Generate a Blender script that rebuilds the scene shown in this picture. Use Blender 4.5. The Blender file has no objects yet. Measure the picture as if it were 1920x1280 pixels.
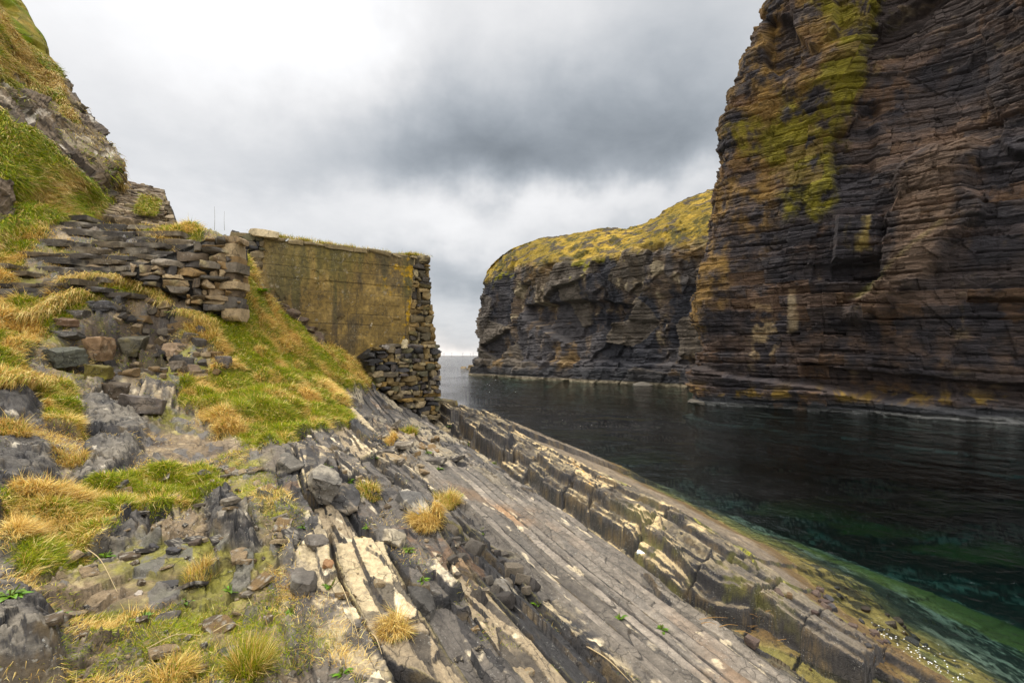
import bpy, math, random
import numpy as np
R = math.radians
rng = np.random.default_rng(7)
random.seed(7)
# eye level is z = 0, the sea lies at z = WATER
WATER = -4.2
F = 960.0; CX = 960.0; HY = 667.0        # focal length, centre column and horizon row of a 1920 px wide view
scene = bpy.context.scene
C = scene.collection

# ---------------------------------------------------------------- camera
cam = bpy.data.cameras.new('camera'); camo = bpy.data.objects.new('camera', cam); C.objects.link(camo)
cam.sensor_width = 36; cam.lens = 18.0; cam.clip_end = 90000; cam.clip_start = 0.05
camo.location = (0, 0, 0); camo.rotation_euler = (R(90) , 0, 0)
cam.shift_y = (667 - 640) / 1920.0
scene.camera = camo

# ---------------------------------------------------------------- sky
SUN_EL, SUN_AZ = R(50), R(-62)            # azimuth from +Y (view direction) towards +X
w = bpy.data.worlds.new('World'); scene.world = w; w.use_nodes = True
nt = w.node_tree; nt.nodes.clear()
def N(nt, t, **k):
    n = nt.nodes.new(t)
    for a, v in k.items(): setattr(n, a, v)
    return n
class G:
    """tiny helper to write node maths"""
    def __init__(s, nt): s.nt = nt
    def put(s, sock, v):
        if isinstance(v, (int, float)): sock.default_value = v
        elif isinstance(v, tuple): sock.default_value = v if len(sock.default_value) == len(v) else (*v, 1)
        else: s.nt.links.new(v, sock)
    def m(s, op, a, b=None, c=None, clamp=False):
        n = s.nt.nodes.new('ShaderNodeMath'); n.operation = op; n.use_clamp = clamp
        for i, v in enumerate((a, b, c)):
            if v is not None: s.put(n.inputs[i], v)
        return n.outputs[0]
    def ramp(s, v, lo, hi, a=0., b=1., smooth=True):
        n = s.nt.nodes.new('ShaderNodeMapRange'); n.interpolation_type = 'SMOOTHSTEP' if smooth else 'LINEAR'
        s.put(n.inputs['Value'], v); n.inputs['From Min'].default_value = lo; n.inputs['From Max'].default_value = hi
        n.inputs['To Min'].default_value = a; n.inputs['To Max'].default_value = b
        return n.outputs[0]
    def mix(s, f, a, b, mode='MIX'):
        n = s.nt.nodes.new('ShaderNodeMix'); n.data_type = 'RGBA'; n.blend_type = mode
        s.put(n.inputs[0], f); s.put(n.inputs[6], a); s.put(n.inputs[7], b)
        return n.outputs[2]
    def noise(s, vec, scale, det=4, rough=.5, dist=0., col=False):
        n = s.nt.nodes.new('ShaderNodeTexNoise'); n.inputs['Scale'].default_value = scale
        n.inputs['Detail'].default_value = det; n.inputs['Roughness'].default_value = rough; n.inputs['Distortion'].default_value = dist
        if vec is not None: s.nt.links.new(vec, n.inputs['Vector'])
        return n.outputs['Color' if col else 'Fac']
    def vec(s, x, y, z):
        n = s.nt.nodes.new('ShaderNodeCombineXYZ')
        for i, v in enumerate((x, y, z)): s.put(n.inputs[i], v)
        return n.outputs[0]
    def sep(s, v):
        n = s.nt.nodes.new('ShaderNodeSeparateXYZ'); s.nt.links.new(v, n.inputs[0]); return n.outputs
g = G(nt)
tc = N(nt, 'ShaderNodeTexCoord')
x_, y_, z_ = g.sep(tc.outputs['Generated'])
az0 = g.m('ARCTAN2', x_, y_); el0 = g.m('ARCSINE', z_)
# cloud plane coordinates for the texture
den = g.m('ADD', g.m('MAXIMUM', z_, 0.0), 0.22)
cp = g.vec(g.m('DIVIDE', x_, den), g.m('DIVIDE', y_, den), 0.)
n1 = g.noise(cp, .8, 8, .6, .25); n2 = g.noise(cp, 2.6, 8, .62, .3)
wr = g.noise(g.vec(az0, el0, 0.), 3.2, 5, .55, col=True)
wx, wy, wz = g.sep(wr)
az = g.m('ADD', az0, g.m('MULTIPLY', g.m('SUBTRACT', wx, .5), .42))
el = g.m('ADD', el0, g.m('MULTIPLY', g.m('SUBTRACT', wy, .5), .26))
def azel(px, py):
    x, z = (px - CX) / F, (HY - py) / F
    return math.atan2(x, 1), math.atan2(z, math.hypot(x, 1))
def blob(px, py, ra, re, rot=0.):
    a, e = azel(px, py)
    da = g.m('SUBTRACT', az, a); de = g.m('SUBTRACT', el, e)
    c, s_ = math.cos(rot), math.sin(rot)
    u = g.m('ADD', g.m('MULTIPLY', da, c / ra), g.m('MULTIPLY', de, s_ / ra))
    v = g.m('ADD', g.m('MULTIPLY', da, -s_ / re), g.m('MULTIPLY', de, c / re))
    d = g.m('ADD', g.m('MULTIPLY', u, u), g.m('MULTIPLY', v, v))
    return g.m('POWER', 2.718, g.m('MULTIPLY', d, -1.))
lum = g.ramp(el0, 0., 1.2, .59, .86)
def addb(v, px, py, ra, re, amt, rot=0.):
    return g.m('MULTIPLY_ADD', blob(px, py, ra, re, rot), amt, v)
for b in [(1000, 265, .42, .15, -.25, .04), (870, 330, .24, .09, -.11, 0.), (800, 120, .16, .2, -.10, .0), (1230, 300, .3, .12, -.10, 0.),
          (600, 50, .24, .18, .34, .2), (160, 60, .30, .22, .18, 0.), (420, 310, .26, .1, -.12, 0.), (230, 330, .2, .1, .04, 0.), (870, 455, .2, .05, .12, 0.), (1150, 395, .2, .03, .12, 0.),
          (900, 408, .30, .05, .26, 0.), (1230, 372, .22, .03, .16, 0.), (880, 515, .16, .035, -.15, 0.), (860, 590, .25, .03, .08, 0.), (420, 395, .35, .05, .14, 0.),
          (860, 646, .30, .02, .36, 0.), (1250, 60, .25, .2, -.08, 0.), (990, 30, .12, .1, .10, 0.)]:
    lum = addb(lum, *b)
lum = g.m('ADD', lum, g.m('MULTIPLY', g.m('SUBTRACT', n1, .5), .42))
lum = g.m('ADD', lum, g.m('MULTIPLY', g.m('SUBTRACT', n2, .5), .20))
lum = g.m('MAXIMUM', lum, .16)
# overcast: brighter overhead and behind the viewer
up = g.ramp(el0, .62, 1.25, 0., 1.); back = g.ramp(y_, .25, -.6, 0., 1.)
lum = g.m('MULTIPLY', lum, g.m('ADD', 1., g.m('ADD', g.m('MULTIPLY', up, 2.1), g.m('MULTIPLY', back, 1.6))))
tint = g.mix(g.ramp(lum, .2, .85), (.84, .94, 1.05), (1., 1., 1.01))
warm = blob(860, 652, .5, .035)
tint = g.mix(g.m('MULTIPLY', warm, .8), tint, (1.06, .98, .92))
cloud = g.mix(1., tint, g.vec(lum, lum, lum), 'MULTIPLY')
sky = N(nt, 'ShaderNodeTexSky', sky_type='NISHITA', sun_disc=False, sun_elevation=SUN_EL, sun_rotation=SUN_AZ)
# thick cloud hides nearly all of the clear sky
cl10 = g.mix(1., cloud, (10., 10., 10.), 'MULTIPLY')
for n_ in nt.nodes:
    if n_.bl_idname == 'ShaderNodeMix': n_.clamp_result = False; n_.clamp_factor = True
full = g.mix(.96, sky.outputs[0], cl10)
bg = N(nt, 'ShaderNodeBackground'); bg.inputs[1].default_value = 0.1
nt.links.new(full, bg.inputs[0])
wo = N(nt, 'ShaderNodeOutputWorld'); nt.links.new(bg.outputs[0], wo.inputs[0])

# ---------------------------------------------------------------- sun behind cloud
sl = bpy.data.lights.new('sun', 'SUN'); sl.energy = 2.6; sl.angle = R(12); sl.color = (1, .93, .82)
so = bpy.data.objects.new('sun', sl); C.objects.link(so)
from mathutils import Vector
sd = Vector((math.sin(SUN_AZ) * math.cos(SUN_EL), math.cos(SUN_AZ) * math.cos(SUN_EL), math.sin(SUN_EL)))
so.rotation_euler = sd.to_track_quat('Z', 'Y').to_euler()
scene.view_settings.view_transform = 'Standard'; scene.view_settings.look = 'None'
scene.view_settings.gamma = 1; scene.view_settings.exposure = 0.15
scene.render.engine = 'CYCLES'

# ================================================================= numpy noise
TAB = rng.random((64, 64, 64)).astype(np.float32)
def vnoise(p):
    p = p + 1000.37
    f = np.floor(p); t = (p - f).astype(np.float32); i = f.astype(np.int32) & 63
    t = t * t * (3 - 2 * t); j = (i + 1) & 63
    x0, y0, z0 = i[..., 0], i[..., 1], i[..., 2]; x1, y1, z1 = j[..., 0], j[..., 1], j[..., 2]
    a = TAB[x0, y0, z0]; a = a + (TAB[x1, y0, z0] - a) * t[..., 0]
    b = TAB[x0, y1, z0]; b = b + (TAB[x1, y1, z0] - b) * t[..., 0]
    c = TAB[x0, y0, z1]; c = c + (TAB[x1, y0, z1] - c) * t[..., 0]
    d = TAB[x0, y1, z1]; d = d + (TAB[x1, y1, z1] - d) * t[..., 0]
    a = a + (b - a) * t[..., 1]; c = c + (d - c) * t[..., 1]
    return (a + (c - a) * t[..., 2]) * 2 - 1
RM = np.array([[.8, .6, 0], [-.48, .64, .6], [.36, -.48, .8]])
def fbm(p, scale=1., oct=4, gain=.5, off=0., ridged=False):
    p = np.asarray(p, dtype=np.float64) * scale + off
    out = 0; a = 1.; tot = 0
    for _ in range(oct):
        v = vnoise(p)
        if ridged: v = 1 - 2 * np.abs(v)
        out = out + a * v; tot += a; a *= gain; p = p @ RM.T * 2.03 + 17.1
    return out / tot
def P3(x, y, z=0.): return np.stack(np.broadcast_arrays(x, y, z), -1).astype(np.float64)
def h1(i, s=0):
    i = np.asarray(i).astype(np.int64); v = (i * 7919 + s * 104729) & 262143
    return TAB.reshape(-1)[v]
def h2(i, j, s=0):
    i = np.asarray(i).astype(np.int64); j = np.asarray(j).astype(np.int64)
    return TAB.reshape(-1)[(i * 7919 + j * 15731 + s * 104729 + ((i * j) % 9973) * 31) & 262143]
def sst(v, a, b):
    t = np.clip((v - a) / (b - a), 0, 1); return t * t * (3 - 2 * t)
def lerp(a, b, t): return a + (b - a) * t
def mixc(c, col, m): return c + (np.array(col) - c) * np.asarray(m)[..., None]
def cells(x, y, s=0):
    """2d voronoi: id value, distance to the border"""
    ix, iy = np.floor(x), np.floor(y); d1 = np.full(x.shape, 9.); d2 = np.full(x.shape, 9.); idv = np.zeros(x.shape)
    for a in (-1, 0, 1):
        for b in (-1, 0, 1):
            cx, cy = ix + a, iy + b
            d = np.hypot(cx + h2(cx, cy, s) - x, cy + h2(cx, cy, s + 1) - y)
            near = d < d1
            d2 = np.where(near, d1, np.minimum(d2, d)); idv = np.where(near, h2(cx, cy, s + 2), idv); d1 = np.where(near, d, d1)
    return idv, d2 - d1
def cellv(x, y, s=0):
    """2d voronoi: id, offset from the cell's seed"""
    ix, iy = np.floor(x), np.floor(y); d1 = np.full(x.shape, 9.); idv = np.zeros(x.shape); vx = np.zeros(x.shape); vy = np.zeros(x.shape)
    for a in (-1, 0, 1):
        for b in (-1, 0, 1):
            cx, cy = ix + a, iy + b
            ux, uy = x - cx - h2(cx, cy, s), y - cy - h2(cx, cy, s + 1)
            d = np.hypot(ux, uy); near = d < d1
            idv = np.where(near, h2(cx, cy, s + 2), idv); vx = np.where(near, ux, vx); vy = np.where(near, uy, vy); d1 = np.where(near, d, d1)
    return idv, vx, vy, d1
def facets(x, y, s=0, tilt=1.):
    """broken rock: every cell its own tilted plane"""
    i, vx, vy, d = cellv(x, y, s)
    return (i - .5) + tilt * ((h1(i * 9999, s + 3) - .5) * vx + (h1(i * 9999, s + 4) - .5) * vy), i
def tuss(x, y):
    p = P3(x, y); a = .25 * fbm(p, 1.3, 2, off=51); b = .25 * fbm(p, 1.3, 2, off=57)
    return cellv((x + a) * 2.6, (y + b) * 2.1, 140)
def W(px, py, Y): return np.array([(px - CX) / F * Y, Y, (HY - py) / F * Y])

# ================================================================= mesh helpers
def tag(o, label=None, cat=None, group=None, kind=None):
    if label: o['label'] = label
    if cat: o['category'] = cat
    if group: o['group'] = group
    if kind: o['kind'] = kind
    return o
def empty(name, loc, label, cat, group=None):
    o = bpy.data.objects.new(name, None); C.objects.link(o); o.location = loc
    o.empty_display_size = .2
    return tag(o, label, cat, group)
def mesh_np(name, V, Fq, m, col=None, parent=None, smooth=False, tri=None):
    me = bpy.data.meshes.new(name)
    V = np.asarray(V, np.float32).reshape(-1, 3); Fq = np.asarray(Fq, np.int32)
    nq = len(Fq) if Fq.size else 0; k = Fq.shape[1] if nq else 4
    nt_ = 0 if tri is None else len(tri)
    me.vertices.add(len(V)); me.vertices.foreach_set('co', V.ravel())
    me.loops.add(nq * k + nt_ * 3)
    li = Fq.ravel() if nq else np.zeros(0, np.int32)
    st = np.arange(nq, dtype=np.int32) * k
    if nt_:
        tri = np.asarray(tri, np.int32); st = np.concatenate([st, nq * k + np.arange(nt_, dtype=np.int32) * 3]); li = np.concatenate([li, tri.ravel()])
    me.loops.foreach_set('vertex_index', li.astype(np.int32))
    me.polygons.add(nq + nt_); me.polygons.foreach_set('loop_start', st.astype(np.int32))
    me.update(calc_edges=True)
    if smooth: me.polygons.foreach_set('use_smooth', np.ones(nq + nt_, bool))
    if col is not None:
        ca = me.color_attributes.new('Col', 'FLOAT_COLOR', 'POINT')
        col = np.clip(np.asarray(col, float).reshape(-1, 3), .003, 1); lm = col.mean(1, keepdims=True); col = np.clip(lm + (col - lm) * 1.2, .002, 1) * (lm / .12) ** .12
        c4 = np.ones((len(V), 4), np.float32); c4[:, :3] = np.clip(np.asarray(col).reshape(-1, 3), .002, 1)
        ca.data.foreach_set('color', c4.ravel())
    me.materials.append(m)
    o = bpy.data.objects.new(name, me); C.objects.link(o)
    if parent is not None: o.parent = parent; o.matrix_parent_inverse.identity(); o.location = -np.array(parent.location)
    return o
def grid_faces(nr, nc):
    a = np.arange(nr * nc).reshape(nr, nc)
    return np.stack([a[:-1, :-1], a[:-1, 1:], a[1:, 1:], a[1:, :-1]], -1).reshape(-1, 4)
def rebase(o, base):
    """put a single mesh thing's origin at its base"""
    base = np.asarray(base, np.float32); me = o.data; n = len(me.vertices)
    v = np.empty(n * 3, np.float32); me.vertices.foreach_get('co', v); v = v.reshape(-1, 3) - base
    me.vertices.foreach_set('co', v.ravel()); me.update(); o.location = [float(q) for q in base]; return o

def attr_mat(name, rough=.85, fine=14., amt=.35, bump=.35, bscale=30., spec=.3, dist=.02, sss=0, tr=0., crack=0., spot=0., lam=1.):
    m = bpy.data.materials.new(name); m.use_nodes = True; nt = m.node_tree; nt.nodes.clear(); g = G(nt)
    at = N(nt, 'ShaderNodeAttribute', attribute_name='Col'); tc = N(nt, 'ShaderNodeTexCoord')
    oc = tc.outputs['Object']
    if lam != 1:
        lv = N(nt, 'ShaderNodeVectorMath', operation='MULTIPLY'); nt.links.new(oc, lv.inputs[0]); lv.inputs[1].default_value = (1, 1, lam); oc = lv.outputs[0]
    a = g.noise(oc, fine, 6, .62); b = g.noise(oc, fine * 5.3, 3, .6)
    f = g.m('ADD', g.m('MULTIPLY', a, .65), g.m('MULTIPLY', b, .35))
    v = g.ramp(f, .28, .72, 1 - amt, 1 + amt, smooth=False)
    col = g.mix(1., at.outputs['Color'], g.vec(v, v, v), 'MULTIPLY')
    for n_ in nt.nodes:
        if n_.bl_idname == 'ShaderNodeMix': n_.clamp_result = False
    hgt = g.noise(oc, bscale, 6, .68)
    if crack:
        vo = N(nt, 'ShaderNodeTexVoronoi', feature='DISTANCE_TO_EDGE'); vo.inputs['Scale'].default_value = fine * .42
        wv_ = N(nt, 'ShaderNodeVectorMath', operation='MULTIPLY_ADD'); nt.links.new(g.noise(oc, fine * .5, 3, .6, col=True), wv_.inputs[0]); wv_.inputs[1].default_value = (1.6 / fine,) * 3; nt.links.new(oc, wv_.inputs[2])
        nt.links.new(wv_.outputs[0], vo.inputs['Vector'])
        ln_ = g.ramp(vo.outputs['Distance'], 0., .035, 0., 1.); on = g.ramp(g.noise(oc, fine * .18, 3, .5), .42, .58, 1., 0.)
        cr = g.m('MAXIMUM', ln_, on); col = g.mix(g.m('MULTIPLY', g.m('SUBTRACT', 1., cr), crack), col, (.015, .014, .014)); hgt = g.m('ADD', hgt, g.m('MULTIPLY', cr, .5))
    if spot:
        s1 = g.ramp(g.noise(oc, fine * 2.6, 4, .62), .60, .66); s2 = g.ramp(g.noise(oc, fine * .3, 3, .5), .45, .65)
        col = g.mix(g.m('MULTIPLY', g.m('MULTIPLY', s1, s2), spot), col, (.42, .40, .34))
    for n_ in nt.nodes:
        if n_.bl_idname == 'ShaderNodeMix': n_.clamp_result = False
    p = N(nt, 'ShaderNodeBsdfPrincipled'); nt.links.new(col, p.inputs['Base Color'])
    p.inputs['Roughness'].default_value = rough; p.inputs['Specular IOR Level'].default_value = spec
    if bump:
        bn = N(nt, 'ShaderNodeBump'); bn.inputs['Strength'].default_value = bump; bn.inputs['Distance'].default_value = dist
        nt.links.new(hgt, bn.inputs['Height']); nt.links.new(bn.outputs[0], p.inputs['Normal'])
    out = N(nt, 'ShaderNodeOutputMaterial')
    if tr:
        t = N(nt, 'ShaderNodeBsdfTranslucent'); nt.links.new(col, t.inputs[0])
        mx = N(nt, 'ShaderNodeMixShader'); mx.inputs[0].default_value = tr
        nt.links.new(p.outputs[0], mx.inputs[1]); nt.links.new(t.outputs[0], mx.inputs[2]); nt.links.new(mx.outputs[0], out.inputs[0])
    else: nt.links.new(p.outputs[0], out.inputs[0])
    return m
M_ground = attr_mat('bedrock_and_soil', .75, 16, .55, .9, 40, .45, .022, crack=.45, spot=.6)
M_cliff = attr_mat('cliff_rock', .8, .9, .55, .9, 1.7, .3, .35, lam=4.5)
M_head = attr_mat('headland_rock', .85, .5, .55, .9, .9, .25, .7, lam=3.)
M_hill = attr_mat('hillside_turf', .9, 3, .45, .8, 9, .2, .08, crack=.4)
M_stone = attr_mat('weathered_stone', .8, 11, .5, .8, 32, .35, .018, crack=.6, spot=.5)
M_grass = attr_mat('grass_blades', .6, 2.0, .15, 0, 1, .25, tr=.25)
M_leaf = attr_mat('leafy_weed', .5, 20, .2, 0, 1, .4, tr=.3)
M_twig = attr_mat('dry_stalk', .8, 40, .3, 0, 1, .2)

# ================================================================= base terrain
TX, TY, PL = .508, -.861, .145            # horizontal strike direction of the beds and their plunge
def nt_of(x, y): return .861 * x + .508 * y, TX * x + TY * y     # n (towards the water), t (towards the viewer)
def xy_of(n, t): return .861 * n + TX * t, .508 * n + TY * t
ctrl = []
for n in (.6, 1.8, 3.2, 4.8, 6.3, 7.7, 9.5, 12):
    for t in (-16.5, -13, -10, -7, -4.5, -2.5, 0, 2.5):
        x, y = xy_of(n, t)
        if n < 3 and t < -11.5: continue
        if n < 5 and t < -14: continue
        ctrl.append((x, y, -1.787 - .415 * n - PL * t))
for p in [(600, 645, 15.9), (690, 680, 16.8), (480, 545, 14.9), (820, 785, 17.4), (710, 722, 16.), (440, 600, 12.), (450, 622, 11.5), (600, 720, 12.),
          (520, 660, 12.6), (650, 760, 11), (420, 760, 9), (350, 740, 8.5), (300, 690, 8.9), (500, 830, 7.5), (250, 860, 6), (0, 900, 4.5), (0, 745, 6.), (0, 1100, 3.2),
          (300, 1000, 4.3), (0, 1280, 2.3), (200, 1280, 2.42), (450, 1280, 2.55), (400, 1100, 3.5), (700, 1000, 4.75), (600, 900, 5.6), (700, 800, 10.6),
          (200, 705, 8.3), (110, 700, 7.9), (200, 552, 10.2), (300, 562, 10.8), (380, 640, 10.4), (60, 590, 8.9), (0, 640, 7.6), (0, 560, 9.2), (0, 450, 10.9), (150, 414, 13.0), (330, 438, 13.6), (250, 428, 14.2), (200, 418, 14.8), (300, 440, 15.2),
          (430, 440, 13.4), (230, 480, 11.6), (100, 480, 10.9), (-200, 800, 4.8), (-300, 560, 7.6), (-250, 1000, 3.1), (-400, 700, 5), (120, 940, 4.6), (400, 900, 5.9), (150, 800, 6.6)]:
    ctrl.append(tuple(W(*p)))
ctrl += [(-1.5, 0, -1.5), (0, 0, -1.75), (-3.5, 0, -.9), (-2.5, -3, -1.2), (0, -4, -2.2), (-6, -1, .3), (-7, 2.5, .9), (-6, -6, .4)]
ctrl = np.array(ctrl)
def tps_fit(c):
    x, y, z = c.T; n = len(c)
    d = np.hypot(x[:, None] - x, y[:, None] - y); K = np.where(d > 0, d * d * np.log(d + 1e-9), 0) + np.eye(n) * .25
    A = np.zeros((n + 3, n + 3)); A[:n, :n] = K; A[:n, n] = 1; A[:n, n + 1] = x; A[:n, n + 2] = y; A[n:, :n] = A[:n, n:].T
    return np.linalg.solve(A, np.concatenate([z, [0, 0, 0]]))
TW = tps_fit(ctrl)
def tps(x, y):
    out = TW[-3] + TW[-2] * x + TW[-1] * y
    for (cx, cy, _), wgt in zip(ctrl, TW):
        d2 = (x - cx) ** 2 + (y - cy) ** 2 + 1e-12; out = out + wgt * .5 * d2 * np.log(d2)
    return out
WALL0, WALL1 = W(478, 600, 14.85)[:2], W(800, 600, 18.0)[:2]
def base_h(x, y):
    x = np.asarray(x, float); y = np.asarray(y, float)
    n, t = nt_of(x, y)
    xx = np.clip(x, -11, 12); yy = np.clip(y, -7, 19)
    z = tps(xx, yy)
    # plane of the beds takes over to the right, where there are no picture points
    pz = -1.787 - .415 * np.maximum(n, -2) - PL * np.clip(t, -18, 8)
    z = lerp(z, pz, sst(n, 3.5, 5.5))
    # land end: falls into the sea beyond the wall
    wd = (WALL1 - WALL0); L = np.hypot(*wd); wd = wd / L; nn = np.array([-wd[1], wd[0]])
    dist = (x - WALL0[0]) * nn[0] + (y - WALL0[1]) * nn[1]
    al = (x - WALL0[0]) * wd[0] + (y - WALL0[1]) * wd[1]
    k = sst(dist, .4, 3.2) * sst(x, -14, -9)
    z = lerp(z, np.minimum(z, -6.5), k)
    k2 = sst(-t, 16.6, 18.6) * sst(n, 4.5, 6)
    z = lerp(z, -7.5, k2)
    z = lerp(z, 2.0, sst(-x, 11, 14) * (1 - sst(y, 16, 22)))
    z = np.where(z < -6, -6 - 6 * np.tanh((-6 - z) / 6), z)
    far = sst(np.hypot(x, y), 22, 40)
    return lerp(z, -13., far)
def hit(px, py, fn=None, lo=1.2, hi=30.):
    fn = fn or base_h
    Y = np.exp(np.linspace(math.log(lo), math.log(hi), 700)); X = (px - CX) / F * Y; Z = (HY - py) / F * Y
    d = Z - fn(X, Y); i = np.argmax(d < 0)
    if d[i] >= 0: i = len(Y) - 1
    return np.array([X[i], Y[i], Z[i]])
def poly_world(pts): return np.array([hit(*p)[:2] for p in pts])
def sdist(P, x, y):
    """signed distance to a polygon, positive inside"""
    d = np.full(x.shape, 1e9); ins = np.zeros(x.shape, bool)
    for i in range(len(P)):
        a, b = P[i], P[(i + 1) % len(P)]; e = b - a; L2 = e @ e + 1e-12
        t = np.clip(((x - a[0]) * e[0] + (y - a[1]) * e[1]) / L2, 0, 1)
        d = np.minimum(d, np.hypot(x - a[0] - t * e[0], y - a[1] - t * e[1]))
        c = ((a[1] > y) != (b[1] > y)); xi = a[0] + (y - a[1]) * e[0] / (e[1] if abs(e[1]) > 1e-9 else 1e-9)
        ins ^= c & (x < xi)
    return np.where(ins, d, -d)
# surface cover, each patch an area on the ground
GRASS = [poly_world(p) for p in [
    [(455, 560), (520, 610), (600, 650), (700, 690), (712, 735), (640, 735), (660, 800), (560, 815), (500, 840), (400, 800), (340, 760), (345, 725), (420, 690), (395, 640), (350, 600), (400, 590)],
    [(0, 925), (130, 920), (230, 905), (330, 880), (415, 895), (420, 925), (330, 960), (230, 1010), (160, 1075), (100, 1090), (0, 1120)],
    [(60, 560), (180, 525), (280, 545), (300, 560), (200, 565), (150, 600), (60, 640), (60, 700), (120, 720), (170, 790), (160, 830), (90, 800), (70, 745), (-200, 745), (-200, 560)],
    [(-200, 580), (-200, 380), (60, 400), (90, 440), (40, 500), (0, 560)],
    [(250, 405), (330, 410), (440, 420), (450, 440), (380, 450), (330, 470), (260, 450), (300, 425)],
    [(445, 440), (485, 450), (480, 540), (530, 590), (610, 655), (600, 690), (455, 600), (448, 520)],
    [(-100, 815), (0, 820), (0, 770), (40, 790), (45, 825)],
    [(395, 640), (420, 690), (345, 725), (345, 770), (420, 800), (480, 700)],
]]
SOIL = [poly_world(p) for p in [
    [(90, 385), (330, 410), (330, 470), (180, 500), (20, 480)],
    [(150, 590), (300, 565), (360, 600), (430, 680), (430, 720), (340, 720), (200, 710), (60, 700), (60, 640)],
    [(270, 750), (360, 780), (500, 850), (560, 960), (500, 1080), (420, 960), (300, 900), (270, 850)],
    [(200, 1010), (420, 920), (520, 1000), (560, 1100), (470, 1280), (150, 1280), (100, 1100)],
    [(0, 560), (60, 480), (200, 430), (300, 430), (340, 470), (200, 520), (60, 570)]]]
OUTC = [poly_world(p) for p in [
    [(-150, 750), (70, 745), (80, 790), (20, 815), (-150, 820)],
    [(-200, 830), (60, 830), (120, 850), (110, 930), (50, 945), (-200, 945)],
    [(150, 745), (240, 745), (280, 800), (270, 870), (180, 920), (125, 910), (160, 850)],
    [(0, 1125), (90, 1130), (130, 1180), (120, 1290), (-100, 1290), (-100, 1130)],
    [(215, 985), (275, 960), (290, 985), (235, 1030), (205, 1025)],
    [(380, 930), (440, 930), (490, 1010), (480, 1040), (380, 1010)]]]
HOLE = poly_world([(150, 610), (230, 575), (320, 580), (350, 640), (300, 690), (170, 700), (90, 680)])
def blk(n, t, s, bw, bl, jit=.25):
    """irregular brick-like cells in bedding coordinates: row id, block id, distance to joints"""
    rw = n / bw + .35 * vnoise(P3(t * .12, s * 3.3, n * .0)) + .12 * vnoise(P3(t * .7, s, 5.))
    r = np.floor(rw); bn = t / (bl * (.55 + 1.1 * h1(r, s))) + h1(r, s + 1) * 7 + .35 * vnoise(P3(n * 2.1, t * .5, s))
    b = np.floor(bn); return r, b, rw - r, bn - b
def normals(Pn):
    a = np.gradient(Pn, axis=1); b = np.gradient(Pn, axis=0); n = np.cross(a, b); return n / (np.linalg.norm(n, axis=-1, keepdims=True) + 1e-9)
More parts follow.
